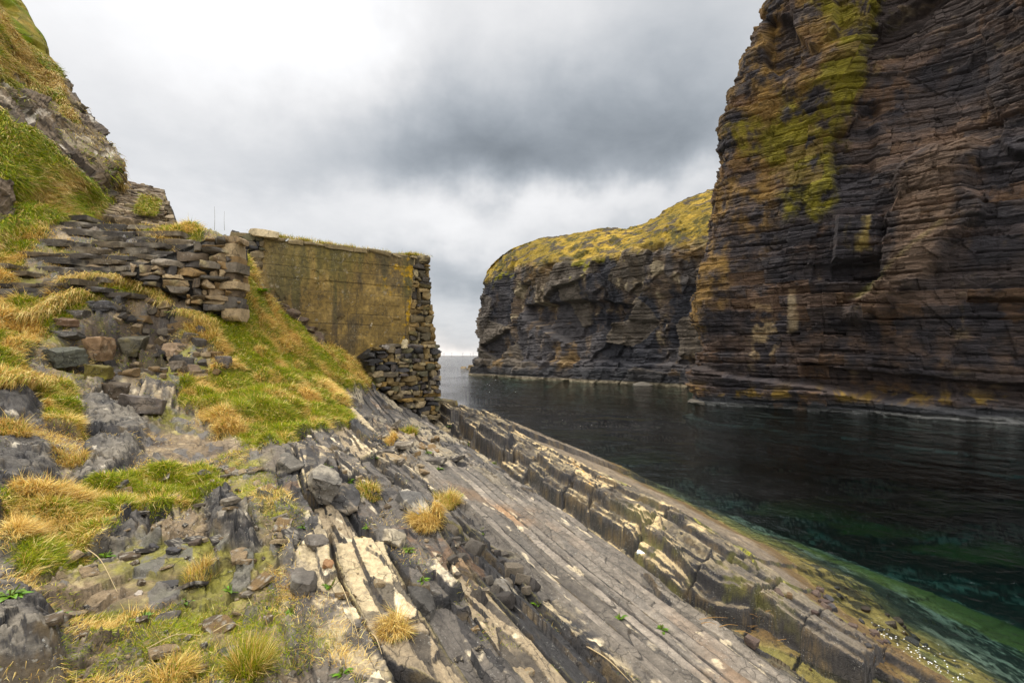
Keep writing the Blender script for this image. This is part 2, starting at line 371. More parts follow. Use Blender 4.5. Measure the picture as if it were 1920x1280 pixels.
def ground_fn(x, y):
    """final height and colour of the ground"""
    n, t = nt_of(x, y); zb = base_h(x, y); p = P3(x, y)
    wn = .25 * fbm(p, .35, 3) ; n_ = n + wn
    gr = np.max([sdist(P, x, y) for P in GRASS], 0); so_ = np.max([sdist(P, x, y) for P in SOIL], 0); oc = np.max([sdist(P, x, y) for P in OUTC], 0)
    e = .25 * fbm(p, 1.7, 4); rr = np.hypot(x, y)
    gm = sst(gr + e, -.04, .08); sm = sst(so_ + e, -.1, .12) * (1 - gm); om = sst(oc + e * .35, -.04, .05)
    gm = gm * (1 - om); sm = sm * (1 - om)
    leftside = 1 - sst(n + .3 * fbm(p, .8, 2), .0, .9)
    # rest of the near-left corner is soil among rock
    sm = np.maximum(sm, leftside * (1 - gm) * (1 - om) * sst(fbm(p, 1.1, 3, off=3), -.25, .1))
    rock = 1 - np.maximum(gm, sm)
    z = zb.copy()
    # ---- bedded rock
    slab = sst(n_, 2.9, 3.1) * (1 - sst(n_, 6.0, 6.3)); ridge = sst(n_, 6.25, 6.5)
    rough = (1 - slab) * (1 - ridge) * (1 - om)
    r1, b1, fr1, fb1 = blk(n_, t, 11, .46, 2.3); r2, b2, fr2, fb2 = blk(n_ + .1, t, 23, .15, 1.0)
    hh = (h1(r1, 5) - .5) * .20 + (h2(r1, b1, 6) - .5) * .20 + (fr1 - .5) * (h1(r1, 7) - .35) * .28
    hh = hh + (h2(r2, b2, 8) - .5) * .10 + (fr2 - .5) * (h2(r2, b2, 9) - .4) * .09
    gap = np.minimum(np.minimum(fb1, 1 - fb1) * 1.7, np.minimum(fr1, 1 - fr1) * .52)
    fa, ia = facets(n_ * 3.2 + .2 * fbm(p, 2, 2), t * .9, 160, 1.3); fb_, ib = facets(n_ * 9 + .2 * fbm(p, 5, 2), t * 2.6, 170, 1.5); fc, ic = facets(n_ * 28, t * 10, 180, 1.6)
    hh = hh + .06 * fa + .026 * fb_ + .008 * fc - .012
    hh = hh - .08 * (1 - sst(gap, .0, .03))
    z = z + hh * rough * rock * sst(rr, 1., 2.5)
    # smooth slab: thin beds step down one after another
    r3 = np.floor(n_ / .62); f3 = n_ / .62 - r3
    r4, b4, fr4, fb4 = blk(n_, t, 31, .16, 2.6)
    hs = (f3 - .5) * .19 * (.4 + h1(r3, 12)) + .05 * (h1(r3, 14) - .5) + (h2(r4, b4, 13) - .5) * .022 + .02 * fbm(p, .9, 3)
    g3 = np.minimum(f3, 1 - f3) * .62; hs = hs - .03 * (1 - sst(g3, 0, .02)) - .012 * (1 - sst(np.minimum(fr4, 1 - fr4) * .16, 0, .012)) * (h1(r4, 3) > .5)
    w5 = n_ / .155 + .3 * vnoise(P3(t * .25, 3., 0)) + .12 * vnoise(P3(t * 1.5, n_ * .8, 5)); r5 = np.floor(w5); f5 = w5 - r5; b5 = np.floor(t / (1.4 + 2 * h1(r5, 8)) + 5 * h1(r5, 9) + .2 * vnoise(P3(n_ * 5, t, 0)))
    hs = hs + .07 * (h2(r5, b5, 4) - .5) * sst(-t, 6., 9.5) + .04 * (h2(r5, b5, 6) - .5) + (f5 - .5) * .06 * h1(r5, 5) - .035 * (1 - sst(np.minimum(f5, 1 - f5) * .155, .004, .014)) * (h1(r5, 2) > .15) + .035 * (h1(r5, 17) - .5)
    hs = hs + (.012 * fb_ + .006 * fc) * sst(fbm(p, .8, 3, off=66), -.1, .25) + (.13 * fa + .05 * fb_) * sst(fbm(p, .5, 3, off=61) + .7 * sst(-t, 7.5, 10), .2, .5)
    z = z + hs * slab * rock
    # ridge: blocky scarps facing the viewer, two tiers, dip slope down to the sea behind
    jt = t * .8 + .25 * np.sin(t * 1.3) + .35 * fbm(P3(t, n * .3), .9, 3) + .1 * n_
    bi = np.floor(jt / .8 + .3 * vnoise(P3(0, jt * .4, 8.))); bj = np.floor(jt / 1.15 + .4)
    rid_amt = .84 * lerp(.62, 1.0, sst(-t, 3, 7)) * lerp(1., .85, sst(-t, 13, 17))
    far_ = sst(-t, 9, 13); wob = .06 * fbm(P3(t * .6, n * .0, 7.), 1, 3) + .025 * fbm(P3(t * 9, n * 0, 3.), 1, 3); e1 = 6.42 + (.16 + .3 * far_) * h1(bi, 41) + wob; e2 = e1 + .10 + .42 * h1(bj, 42) ** 1.5; e3 = 7.40 + .3 * h1(np.floor(bi / 2), 43) + wob
    pe = .75 * sst(t, -6.2, -4.4) * (1 - sst(t, -3.0, -2.4)); e1 = e1 + pe; e2 = e2 + pe * .8; e3 = e3 + pe * .4
    w1 = .05 * h2(bi, 1 + 0 * bi, 47); w2 = .06 * h2(bj, 2 + 0 * bi, 48)
    bump_ = (.40 + .08 * h1(bi, 44)) * sst(n_, e1, e1 + .03) + .09 * sst(n_, e1 + .06 + w1, e1 + .09 + w1) + (.20 + (.06 + .2 * far_) * h1(bj, 45)) * 1.35 * sst(n_, e2, e2 + .03) + .08 * sst(n_, e2 + .07 + w2, e2 + .10 + w2) + (.12 + .12 * h1(bi, 46)) * sst(n_, e3, e3 + .05)
    bump_ = bump_ + (.05 + .2 * far_) * (h2(bi, bj, 49) - .5) * sst(n_, e1, e1 + .03) * (1 - sst(n_, 7.6, 8.))
    gj = np.abs((jt / .8 + .3 * vnoise(P3(0, jt * .4, 8.))) % 1 - .5); gj = .5 - gj
    top = sst(n_, e1 + .05, e1 + .2)
    bump_ = bump_ - .16 * (1 - sst(gj * .8, 0, .03)) * (1 - sst(n_, 7.9, 8.3)) * sst(n_, 6.45, 6.6)
    bump_ = bump_ + (h2(r2, b2, 50) - .5) * .05 * (1 - sst(n_, 8.4, 9.))
    bump_ = bump_ - .22 * (h2(bi, bj, 52) > .72) * sst(n_, e1, e1 + .03) * (1 - sst(n_, e2 + .25, e2 + .4)) + (.10 * fa + .045 * fb_ + .012 * fc) * sst(n_, 6.4, 6.6) * (1 - .75 * sst(n_, 7.9, 8.5))
    z = z + ridge * (bump_ * rid_amt)
    z = z - .28 * np.exp(-((n_ - 6.3) / .22) ** 2) * sst(-t, 2, 5)
    # pool basin at the near end of the gutter
    bx, by = hit(1460, 1235)[:2]
    bn_, bt_ = nt_of(bx, by)
    z = z - .50 * np.exp(-((n - 6.55) / .42) ** 2 - (np.maximum(-5.2 - t, 0) / .5) ** 2 - (np.maximum(t + 3.4, 0) / .6) ** 2) * (t > -9)
    # ---- soil and outcrops
    idc, bd = cells(x * 2.3 + .5 * fbm(p, 2, 2), y * 2.3 + .5 * fbm(p, 2, 2, off=9), 60)
    idd, be = cells(x * 7 + .4 * fbm(p, 5, 2), y * 7, 70)
    ga, gi = facets(x * 2.2 + .3 * fbm(p, 2, 2), y * 2.2, 190, 1.8); gb, gj_ = facets((x + y * .4) * 7, y * 5, 200, 1.8); gc_, gk = facets(x * 20, y * 20, 210, 1.6)
    face = ga * .12 + gb * .045 + gc_ * .014 + .10 * fbm(p, 1.0, 3) - .05 * (1 - sst(bd, 0, .05)) - .02 * (1 - sst(be, 0, .07))
    idc, idd = gi, gj_
    z = z + om * (face + .16 * sst(oc, -.05, .15))
    z = z + sm * (.07 * fbm(p, 2.2, 5, .6) + (.09 * gb + .03 * gc_) * sst(fbm(p, 2, 3, off=4), -.05, .2) + .03 * ga + .014 * fbm(p, 14, 3, .6))
    pid, pvx, pvy, pd = cellv(x * 22 + .3 * fbm(p, 9, 2), y * 22, 230); peb = (1 - sst(pd, .12, .5)) * (pid > .45) * sst(fbm(p, 1.8, 3, off=17), -.2, .15); z = z + np.maximum(sm, .5 * rough * rock) * peb * (.012 + .03 * (pid - .45))
    # ---- turf: soft hummocks
    hm = fbm(P3(x, y * 1.0), 1.9, 3, .5, 21.); hm2 = np.maximum(0, fbm(p, 3.3, 2, off=33))
    ti, tx_, ty_, td = tuss(x, y)
    z = z + gm * (.03 + .08 * hm + .06 * hm2 + .12 * (1 - sst(td, .05, .75)) * (.3 + ti))
    # eroded hole under the steps
    hs_ = sdist(HOLE, x, y); hk = sst(hs_ + e * .5, -.2, .3); z = z - .55 * sst(hs_ + e * .5, -.15, .35) + hk * (.16 * fbm(p, 2.6, 5, .65, 88.) + .14 * ga + .09 * gb)
    # sea floor lumps
    sub = sst(-z, 4.2, 4.8)
    z = z + sub * (.18 * fbm(p, 1.3, 4) + .25 * fbm(p, .25, 3)) * (rr < 400)
    z = z + .006 * fbm(p, 22, 3) + ridge * .03 * fbm(p, 5, 3)
    # ================= colour
    f1 = fbm(p, 2.2, 5, .6, 5.); f2 = fbm(p, 7, 4, .6, 9.); f3_ = fbm(p, .7, 3, .5, 14.)
    st = fbm(P3(t * 1.1, n * 6, 0), 1., 4, .55, 2.)                       # streaks along the beds
    col = np.ones(p.shape) * np.array((.115, .106, .098))
    bedv = h1(r1, 77) * .5 + h2(r1, b1, 78) * .5
    col = mixc(col, (.27, .225, .16), rough * sst(bedv + .3 * f1, .5, .72) * .8)
    col = mixc(col, (.035, .036, .04), rough * (1 - sst(bedv + .25 * f1, .22, .42)) * .85)
    col = mixc(col, (.17, .10, .055), rough * sst(f3_ + .4 * f2, .25, .5) * .6)
    col = mixc(col, (.36, .31, .22), rough * sst(ia + .35 * f2, .74, .86) * .8); col = mixc(col, (.03, .03, .034), rough * (1 - sst(ib + .3 * f1, .12, .3)) * .7)
    col = mixc(col, (.42, .38, .30), rough * sst(ib + .5 * f2, .93, 1.05) * .8)
    # slab
    sc = np.ones(p.shape) * np.array((.145, .132, .118)); sc = sc * (1 + .7 * st + .25 * f2)[..., None]
    sc = mixc(sc, (.20, .125, .07), sst(f3_ + .25 * f1 - .25 * sst(n_, 3.8, 4.6), -.05, .3) * (1 - sst(n_, 4.2, 5.2)) * .7)
    sc = sc * (.55 + .6 * h1(r5, 34) + .35 * h2(r5, b5, 33))[..., None]; sc = mixc(sc, (.04, .038, .036), (1 - sst(np.minimum(g3, .62), 0, .03)) * .8); sc = mixc(sc, (.045, .04, .035), (1 - sst(np.minimum(f5, 1 - f5) * .155, .004, .018)) * (h1(r5, 2) > .15) * .9); gx5 = np.abs((t / (1.4 + 2 * h1(r5, 8)) + 5 * h1(r5, 9) + .2 * vnoise(P3(n_ * 5, t, 0))) % 1 - .5); sc = mixc(sc, (.04, .035, .03), sst(gx5, .49, .497) * .8)
    lich = fbm(P3(t * 2.4, n * 7.0, 3.), 1., 4, .55, 44.) - .1 * sst(-t, 9, 12)
    near_edge = np.exp(-((f3 - .25) / .28) ** 2)
    sc = mixc(sc, (.36, .32, .25), sst(lich + .16 * near_edge + .22 * f2, .36, .44) * .8)
    up_s = sst(-t, 7.5, 10.5); sc = mixc(sc, (.06, .058, .06), up_s * sst(ib + .4 * f1, .35, .6) * .8); sc = mixc(sc, (.26, .23, .17), up_s * sst(ia + .4 * f2, .62, .8) * .7)
    sc = mixc(sc, (.10, .095, .09), sst(ib + .3 * f2, .7, .9) * .5)
    col = lerp(col, sc, slab[..., None])
    # ridge
    rc = np.ones(p.shape) * np.array((.21, .18, .125)); rc = mixc(rc, (.38, .31, .20), sst(f1 + .3 * st + .5 * f2, .0, .3) * sst(-t, 4., 7))
    rc = mixc(rc, (.085, .075, .065), sst(-f1 + .5 * st - .4 * f2, -.05, .2) * .85); rc = mixc(rc, (.42, .22, .03), sst(f2 + .5 * f1, .42, .55) * sst(-t, 7, 9) * .9)
    rc = mixc(rc, (.12, .11, .10), (1 - sst(-t, 3.5, 6.5)) * .8)
    rc = mixc(rc, (.22, .23, .03), np.exp(-((n_ - 8.1 - .15 * f1) / .07) ** 2) * sst(f1 + f2 * .5, -.25, .0) * (sst(-t, 2.5, 4) * (1 - sst(-t, 8, 10))))
    rc = mixc(rc, (.15, .125, .10), sst(n_, 8.2, 8.6) * .8); rc = mixc(rc, (.12, .08, .035), sst(-z + .15 * f1, 3.75, 4.05))
    col = lerp(col, rc, ridge[..., None])
    gut = np.exp(-((n_ - 6.33 + .05 * f1) / .075) ** 2) * sst(f1 + .2, -.2, .1) * sst(-t, 5.2, 6.2) * (1 - sst(-t, 11, 13))
    col = mixc(col, (.20, .25, .015), gut * .95)
    col = mixc(col, (.10, .085, .04), np.exp(-((n - 6.1) / .5) ** 2) * sst(t, -5.6, -5.) * .8)
    # small turf in the joints of the rock
    jg = (1 - sst(gap, .0, .06)) * rough * sst(fbm(p, 1.5, 3, off=71), .05, .3)
    col = mixc(col, (.15, .13, .03), jg * .9)
    # soil
    sc = np.ones(p.shape) * np.array((.185, .145, .098)); sc = mixc(sc, (.09, .068, .05), sst(f1, -.05, .3)); sc = mixc(sc, (.30, .25, .17), sst(f2 - .3 * f1, .15, .4) * .7)
    sc = mixc(sc, (.19, .19, .035), sst(f1 * .6 + f3_ + .3 * f2, -.1, .3) * .75); sc = mixc(sc, (.11, .11, .115), sst(idd + .3 * f2, .72, .82) * .8)
    sc = mixc(sc, lerp(np.array((.05, .045, .04)), np.array((.28, .24, .18)), ((pid * 7) % 1)[..., None]), peb * .8)
    col = lerp(col, sc, sm[..., None])
    col = mixc(col, (.055, .038, .024), sst(hs_ + e * .5, -.1, .2) * .8); col = mixc(col, (.13, .10, .07), hk * sst(f2, .1, .35) * .6)
    oc_ = np.ones(p.shape) * np.array((.085, .08, .076)); oc_ = mixc(oc_, (.19, .175, .15), sst(idc * .6 + f1, .25, .6) * .75); oc_ = mixc(oc_, (.05, .05, .055), (1 - sst(bd, 0, .06)) * .8)
    oc_ = mixc(oc_, (.45, .42, .36), sst(f2, .38, .5) * .7); oc_ = mixc(oc_, (.22, .15, .08), sst(f3_, .2, .5) * .4)
    col = lerp(col, oc_, om[..., None])
    gc = np.ones(p.shape) * np.array((.12, .13, .025)); gc = mixc(gc, (.25, .19, .07), sst(f1, -.1, .3))
    col = lerp(col, gc, gm[..., None])
    # below the tide: weed, pale algae close inshore, dark weed deeper
    uw = sst(-z, 4.12, 4.25)
    wc = np.ones(p.shape) * np.array((.22, .17, .07)); wc = mixc(wc, (.04, .035, .02), sst(fbm(p, 3.4, 5, .65, 3.), -.05, .08) * sst(-z, 4.22, 4.4) * .9); wc = mixc(wc, (.20, .20, .08), sst(f3_, -.1, .3) * .6)
    wc = mixc(wc, lerp(np.array((.02, .03, .018)), np.array((.20, .20, .17)), (sst(fbm(p, .22, 4, .6, 67.), -.1, .25) * sst(fbm(p, 3.2, 4, .65, 68.), -.12, .12))[..., None]), sst(-z + .6 * f3_, 4.9, 6.)); wc = mixc(wc, (.15, .15, .04), sst(fbm(p * np.array([.6, 1.3, 1]), .16, 4, .6, 61.), .12, .3) * sst(-z, 5.5, 6.5) * .8)
    col = lerp(col, wc, uw[..., None])
    col = np.clip(col, .004, 1) * np.array((1.06, 1.0, .90)); lumc = col.mean(-1, keepdims=True); col = col * (lumc / .13) ** .28
    if x.ndim == 2 and x.shape[0] > 8:
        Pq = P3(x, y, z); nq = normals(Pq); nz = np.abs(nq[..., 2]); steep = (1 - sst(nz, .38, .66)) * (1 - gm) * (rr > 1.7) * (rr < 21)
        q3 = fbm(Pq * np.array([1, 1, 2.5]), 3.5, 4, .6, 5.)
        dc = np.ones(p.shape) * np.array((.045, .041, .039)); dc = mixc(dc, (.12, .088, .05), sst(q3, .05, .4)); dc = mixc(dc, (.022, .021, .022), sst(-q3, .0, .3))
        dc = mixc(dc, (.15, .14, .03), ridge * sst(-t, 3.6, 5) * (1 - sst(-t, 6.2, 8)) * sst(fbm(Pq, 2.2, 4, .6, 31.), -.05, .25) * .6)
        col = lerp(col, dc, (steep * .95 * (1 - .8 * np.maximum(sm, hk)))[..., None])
    return z, col, dict(gm=gm, sm=sm, om=om, rock=rock, n=n_, t=t)
# viewer-centred rings: fine in front, coarse behind and far out
th = np.concatenate([np.linspace(-180, -60, 60, endpoint=False), np.linspace(-60, 50, 1100, endpoint=False), np.linspace(50, 180, 61)])
rad = np.concatenate([np.linspace(.02, 1.6, 16, endpoint=False), np.exp(np.linspace(math.log(1.6), math.log(21), 720, endpoint=False)),
                      np.exp(np.linspace(math.log(21), math.log(130), 110, endpoint=False)), np.exp(np.linspace(math.log(130), math.log(60000), 16))])
TH, RAD = np.meshgrid(np.radians(th), rad, indexing='ij')
gx, gy = RAD * np.sin(TH), RAD * np.cos(TH)
gz, gcol, gmk = ground_fn(gx, gy)
# the bedded rock gets a denser sheet whose rows run along the beds; the wide sheet dips below it there
pn_, pt_ = nt_of(gx, gy)
dipm = sst(pn_, .45, .6) * (1 - sst(pn_, 9.75, 9.95)) * sst(pt_, -17.2, -17.) * (1 - sst(pt_, -.75, -.55))
bn1 = np.concatenate([np.arange(.3, 3.4, .007), np.arange(3.4, 8.6, .0115), np.arange(8.6, 10.1, .02)]); bt1 = 1.2 - np.exp(np.linspace(math.log(18.6), math.log(1.65), 1150))
BN, BT = np.meshgrid(bn1, bt1, indexing='ij'); bx_, by_ = xy_of(BN, BT)
bz_, bcol, _ = ground_fn(bx_, by_)
bed_o = mesh_np('bedrock', P3(bx_, by_, bz_), grid_faces(*bx_.shape), M_ground, bcol); tag(bed_o, kind='structure')
ground = mesh_np('ground', P3(gx, gy, gz - .35 * dipm), grid_faces(*gx.shape)[:, ::-1], M_ground, gcol); tag(ground, kind='structure')
GZ = gz
def gh(x, y):
    """height of the built ground at any spot (bilinear look-up)"""
    x = np.asarray(x, float); y = np.asarray(y, float)
    a = np.degrees(np.arctan2(x, y)); r = np.hypot(x, y)
    i = np.interp(a, th, np.arange(len(th))); j = np.interp(r, rad, np.arange(len(rad)))
    i0 = np.clip(i.astype(int), 0, len(th) - 2); j0 = np.clip(j.astype(int), 0, len(rad) - 2); fi, fj = i - i0, j - j0
    def L(A): return (A[i0, j0] * (1 - fi) * (1 - fj) + A[i0 + 1, j0] * fi * (1 - fj) + A[i0, j0 + 1] * (1 - fi) * fj + A[i0 + 1, j0 + 1] * fi * fj)
    gh.L = L
    return L(GZ)
def ghit(px, py): return hit(px, py, gh)

# ================================================================= water
def water_mat():
    m = bpy.data.materials.new('sea_water'); m.use_nodes = True; nt = m.node_tree; nt.nodes.clear(); g = G(nt)
    tc = N(nt, 'ShaderNodeTexCoord'); oc = tc.outputs['Object']; x, y, z = g.sep(oc)
    v = g.vec(x, g.m('MULTIPLY', y, 1.0), 0.)
    a = g.noise(v, .55, 4, .6); b = g.noise(v, 5.5, 4, .6); c = g.noise(v, .07, 3, .5)
    patch = g.ramp(c, .45, .62, .25, 1.)
    for cx_, cy_, rx_, ry_, am_ in ((7.5, 33, 5.5, 4., 3.2), (-1.5, 74, 5, 22, 2.6), (12, 24, 5, 4, .8)):     # cat's paws: breeze ruffling the surface
        dx_ = g.m('MULTIPLY', g.m('SUBTRACT', x, cx_), 1 / rx_); dy_ = g.m('MULTIPLY', g.m('SUBTRACT', y, cy_), 1 / ry_)
        patch = g.m('MULTIPLY_ADD', g.m('POWER', 2.718, g.m('MULTIPLY', g.m('ADD', g.m('MULTIPLY', dx_, dx_), g.m('MULTIPLY', dy_, dy_)), -1.)), am_, patch)
    d_ = g.noise(v, 1.9, 3, .5); a = g.m('ADD', a, g.m('MULTIPLY', d_, g.m('MULTIPLY', g.m('MAXIMUM', g.m('SUBTRACT', patch, 1.), 0.), .45)))
    hgt = g.m('ADD', g.m('MULTIPLY', a, .30), g.m('MULTIPLY', g.m('MULTIPLY', b, patch), .085))
    bn = N(nt, 'ShaderNodeBump'); bn.inputs['Strength'].default_value = 1.; bn.inputs['Distance'].default_value = 1.
    nt.links.new(hgt, bn.inputs['Height'])
    fr = N(nt, 'ShaderNodeFresnel'); fr.inputs[0].default_value = 1.33; nt.links.new(bn.outputs[0], fr.inputs['Normal'])
    gl = N(nt, 'ShaderNodeBsdfGlossy'); gl.inputs['Roughness'].default_value = .06; nt.links.new(bn.outputs[0], gl.inputs['Normal'])
    trn = N(nt, 'ShaderNodeBsdfTransparent'); trn.inputs[0].default_value = (.93, .97, .95, 1)
    mx = N(nt, 'ShaderNodeMixShader'); nt.links.new(fr.outputs[0], mx.inputs[0]); nt.links.new(trn.outputs[0], mx.inputs[1]); nt.links.new(gl.outputs[0], mx.inputs[2])
    ab = N(nt, 'ShaderNodeVolumeAbsorption'); ab.inputs[0].default_value = (.50, .735, .76, 1); ab.inputs[1].default_value = .21
    out = N(nt, 'ShaderNodeOutputMaterial'); nt.links.new(mx.outputs[0], out.inputs[0]); nt.links.new(ab.outputs[0], out.inputs['Volume'])
    return m
B = 50000
wv = [(-B, -B, WATER), (B, -B, WATER), (B, B, WATER), (-B, B, WATER), (-B, -B, -60), (B, -B, -60), (B, B, -60), (-B, B, -60)]
wf = [(0, 1, 2, 3), (7, 6, 5, 4), (0, 4, 5, 1), (1, 5, 6, 2), (2, 6, 7, 3), (3, 7, 4, 0)]
water = mesh_np('water', wv, wf, water_mat()); tag(water, kind='structure')

# ================================================================= surfaces from control nets
def catmull(A, m):
    """interpolate axis 0 of A to m samples"""
    n = len(A); u = np.linspace(0, n - 1, m); i = np.clip(u.astype(int), 0, n - 2); t = (u - i).reshape((-1,) + (1,) * (A.ndim - 1))
    E = np.concatenate([[2 * A[0] - A[1]], A, [2 * A[-1] - A[-2]]]); p0, p1, p2, p3 = E[i], E[i + 1], E[i + 2], E[i + 3]
    return .5 * (2 * p1 + (p2 - p0) * t + (2 * p0 - 5 * p1 + 4 * p2 - p3) * t ** 2 + (3 * p1 - p0 - 3 * p2 + p3) * t ** 3)
def net(ctrl, nr, nc): return catmull(catmull(np.asarray(ctrl, float), nr).swapaxes(0, 1), nc).swapaxes(0, 1)
def normals(Pn):
    a = np.gradient(Pn, axis=1); b = np.gradient(Pn, axis=0); n = np.cross(a, b); return n / (np.linalg.norm(n, axis=-1, keepdims=True) + 1e-9)
def strata(P, N_, al, scl=1., seed=0, tilt=(0, 0), amp=1.):
    """ledges and joint-bounded blocks of flat-lying beds: distance to push each point out"""
    z = P[..., 2] + tilt[0] * P[..., 0] + tilt[1] * P[..., 1]
    z = z + .22 * scl * fbm(P, .09 / scl, 2, off=seed) + .05 * scl * fbm(P, .6 / scl, 2, off=seed + 2)
    d = 0; rec = []
    for k, (th_, bl, am) in enumerate([(2.6, 4.5, .85), (.95, 2.2, .55), (.36, 1.2, .30), (.15, .7, .12)]):
        th_, bl, am = th_ * scl, bl * scl, am * scl
        zz = z / th_ + .5 * h1(np.floor(z / (th_ * 3)), seed + k); r = np.floor(zz)
        b = np.floor(al / (bl * (.5 + h1(r, seed + 9 + k))) + 9 * h1(r, seed + 19 + k) + .4 * fbm(P, .5 / bl, 2, off=k * 5))
        v = .38 * h1(r, seed + 29 + k) + .62 * h2(r, b, seed + 39 + k) - .5
        fz = zz - r; d = d + am * v * 1.5 + am * .35 * (fz - .5)
        if k in (1, 2): d = d - am * 1.0 * (1 - sst(fz, .06, .2)) * (h2(r, b, seed + 70 + k) > .45)
        rec.append((r, b, fz, v))
    return d * amp, rec

# ---------------------------------------------------------------- near cliff on the right
def sil(z):   # where the left edge of the near cliff stands at each height
    return np.interp(z, [-8, -4.2, 3.2, 6.5, 10.4, 16.1, 19, 23.3, 27, 31, 36, 42, 48], [17.0, 17.2, 16.3, 16.6, 17.3, 18.4, 18.7, 19.9, 21.2, 22.8, 25, 28, 33])
levels = [-9, -4.2, 0, 4, 8, 12, 16, 20, 24, 28, 32, 36, 41, 46]
ctl = []
for z in levels:
    sx = sil(z); lean = max(z, 0) * .11
    row = [(sx + 26, 84, z), (sx + 13, 66, z), (sx + 3.6, 52.5, z), (sx, 46, z), (sx + 2.4, 42.6, z), (sx + 6 , 39.2, z)]
    k = np.array([12.3, 17, 22, 27, 36, 46])       # further along the face, towards the head of the inlet
    for q, kk in enumerate(k):
        X = 17.2 + .70 * kk; Y = 46 - .715 * kk
        bul = .9 * math.sin(q * 2.1 + z * .13) + (1.6 if q in (1, 2) and 2 < z < 18 else 0) * math.sin((z - 2) / 16 * math.pi if 2 < z < 18 else 0)
        cut = -.9 if z < -2 else (-1.0 * math.exp(-((z + 1.) / 1.5) ** 2))
        off = lean + (sx - 17.2) * max(0, 1 - kk / 22) * .9 - bul - cut * (q > 0)
        row.append((X + off * .75, Y + off * .66, z))
    ctl.append(row)
pn = net(ctl, 950, 1500)
# spread columns: more of them on the visible face
u = np.linspace(0, 1, 1500); cum = np.cumsum(np.interp(u, [0, .2, .24, .8, .86, 1], [.25, .3, 1.4, 1.4, .35, .3])); cum = (cum - cum[0]) / (cum[-1] - cum[0])
idx = np.interp(np.linspace(0, 1, 1150), cum, np.arange(1500)); i0 = np.clip(idx.astype(int), 0, 1498); fr_ = (idx - i0)[None, :, None]
pn = pn[:, i0] * (1 - fr_) + pn[:, i0 + 1] * fr_
nn_ = -normals(pn); 
if nn_[400, 600, 0] > 0: nn_ = -nn_
al = np.cumsum(np.concatenate([np.zeros((950, 1)), np.hypot(np.diff(pn[..., 0], axis=1), np.diff(pn[..., 1], axis=1))], 1), 1)
hn = nn_.copy(); hn[..., 2] *= .3; hn /= np.linalg.norm(hn, axis=-1, keepdims=True)
d1, rec = strata(pn, hn, al, 1.15, 3, (.02, -.03))
fx = pn[..., 0] / pn[..., 1] * F + CX; fy = HY - pn[..., 2] / pn[..., 1] * F     # only to look up where on the face each patch lies
def feat(pts, soft, wob, arr=None):
    return sst(sdist(np.array(pts, float), fx, fy) + wob * fbm(pn, .5, 3, .5, 22.), -soft, soft)
fea = 1.7 * feat([(1690, 330), (1740, 285), (1830, 262), (1835, 400), (1775, 440), (1735, 520), (1650, 590), (1600, 590), (1660, 480)], 14, 30)
fea = fea + 1.3 * feat([(1568, 408), (1652, 402), (1650, 482), (1560, 492)], 3, 5) + 1.4 * feat([(1490, -60), (1560, -60), (1570, 60), (1530, 100), (1490, 60)], 4, 10)
fea = fea - 1.8 * feat([(1440, 40), (1490, 40), (1500, 120), (1460, 150), (1438, 110)], 5, 14) - 2.0 * feat([(1640, 60), (1760, -40), (1790, -10), (1720, 60), (1620, 120)], 6, 18)
fea = fea - 1.6 * feat([(1500, 680), (1640, 700), (1930, 720), (2300, 760), (2300, 790), (1900, 752), (1640, 745), (1500, 715)], 3, 7) - .9 * feat([(1820, 560), (2100, 560), (2100, 590), (1830, 585)], 3, 7)
fea = fea - .8 * feat([(1560, 500), (1660, 492), (1640, 530), (1560, 528)], 3, 8) + 1.2 * feat([(1850, 60), (1990, -60), (2100, 200), (2000, 330), (1900, 300), (1860, 200)], 6, 26) - 1.0 * feat([(1560, 250), (1640, 200), (1640, 330), (1560, 360)], 8, 20)
fea = fea + 1.5 * feat([(1300, 690), (1500, 720), (1900, 790), (2300, 860), (2300, 1000), (1900, 900), (1300, 800)], 3, 8)
FA, fia = facets(al * .35, pn[..., 2] * .30 + al * .1, 300, 1.4); FB, fib = facets(al * .9, pn[..., 2] * .9, 310, 1.4)
big = fea * .75 + .12 * FA + .14 * FB + .6 * fbm(pn, .11, 4, .5, 8.) + .5 * (np.abs(fbm(pn * np.array([1, 1, .35]), .22, 3, off=4)) - .25) * 2
cp_ = pn + hn * (d1 * .85 * (.7 + .6 * fbm(pn, .15, 2)) + big)[..., None] + .05 * np.stack([fbm(pn, 2.4, 3, off=i) for i in range(3)], -1)
f1 = fbm(pn, .18, 4, .55, 3.); f2 = fbm(pn, 1.1, 4, .6, 6.); f3 = fbm(pn * np.array([1, 1, .25]), .5, 4, .6, 9.)
col = np.ones(pn.shape) * np.array((.056, .043, .038))
bed = h1(rec[1][0], 91) * .6 + h1(rec[2][0], 92) * .4
col = mixc(col, (.115, .078, .058), sst(bed + .3 * f2, .45, .8) * .9); col = mixc(col, (.028, .027, .032), sst(f1 - .3 * f2, .0, .3) * .7)
col = mixc(col, (.15, .115, .07), sst(f2 + .5 * f3, .35, .7) * .55)
fx = pn[..., 0] / pn[..., 1] * F + CX; fy = HY - pn[..., 2] / pn[..., 1] * F     # only to look up where on the face each patch lies
def face_poly(pts, soft, wob, arr=None):
    P = np.array(pts, float); e = wob * (fbm(pn, .4, 5, .65, 12.)); return sst(sdist(P, fx, fy) + e, -soft, soft)
edge = face_poly([(1250, 640), (1300, 430), (1340, 250), (1400, 60), (1440, -300), (1700, -300), (1640, 0), (1600, 120), (1560, 300), (1480, 330), (1400, 470), (1350, 600)], 30, 70)
col = mixc(col, (.22, .135, .045), edge * sst(f2 * .6 + f3 * .5 + .2, -.05, .4) * .8)
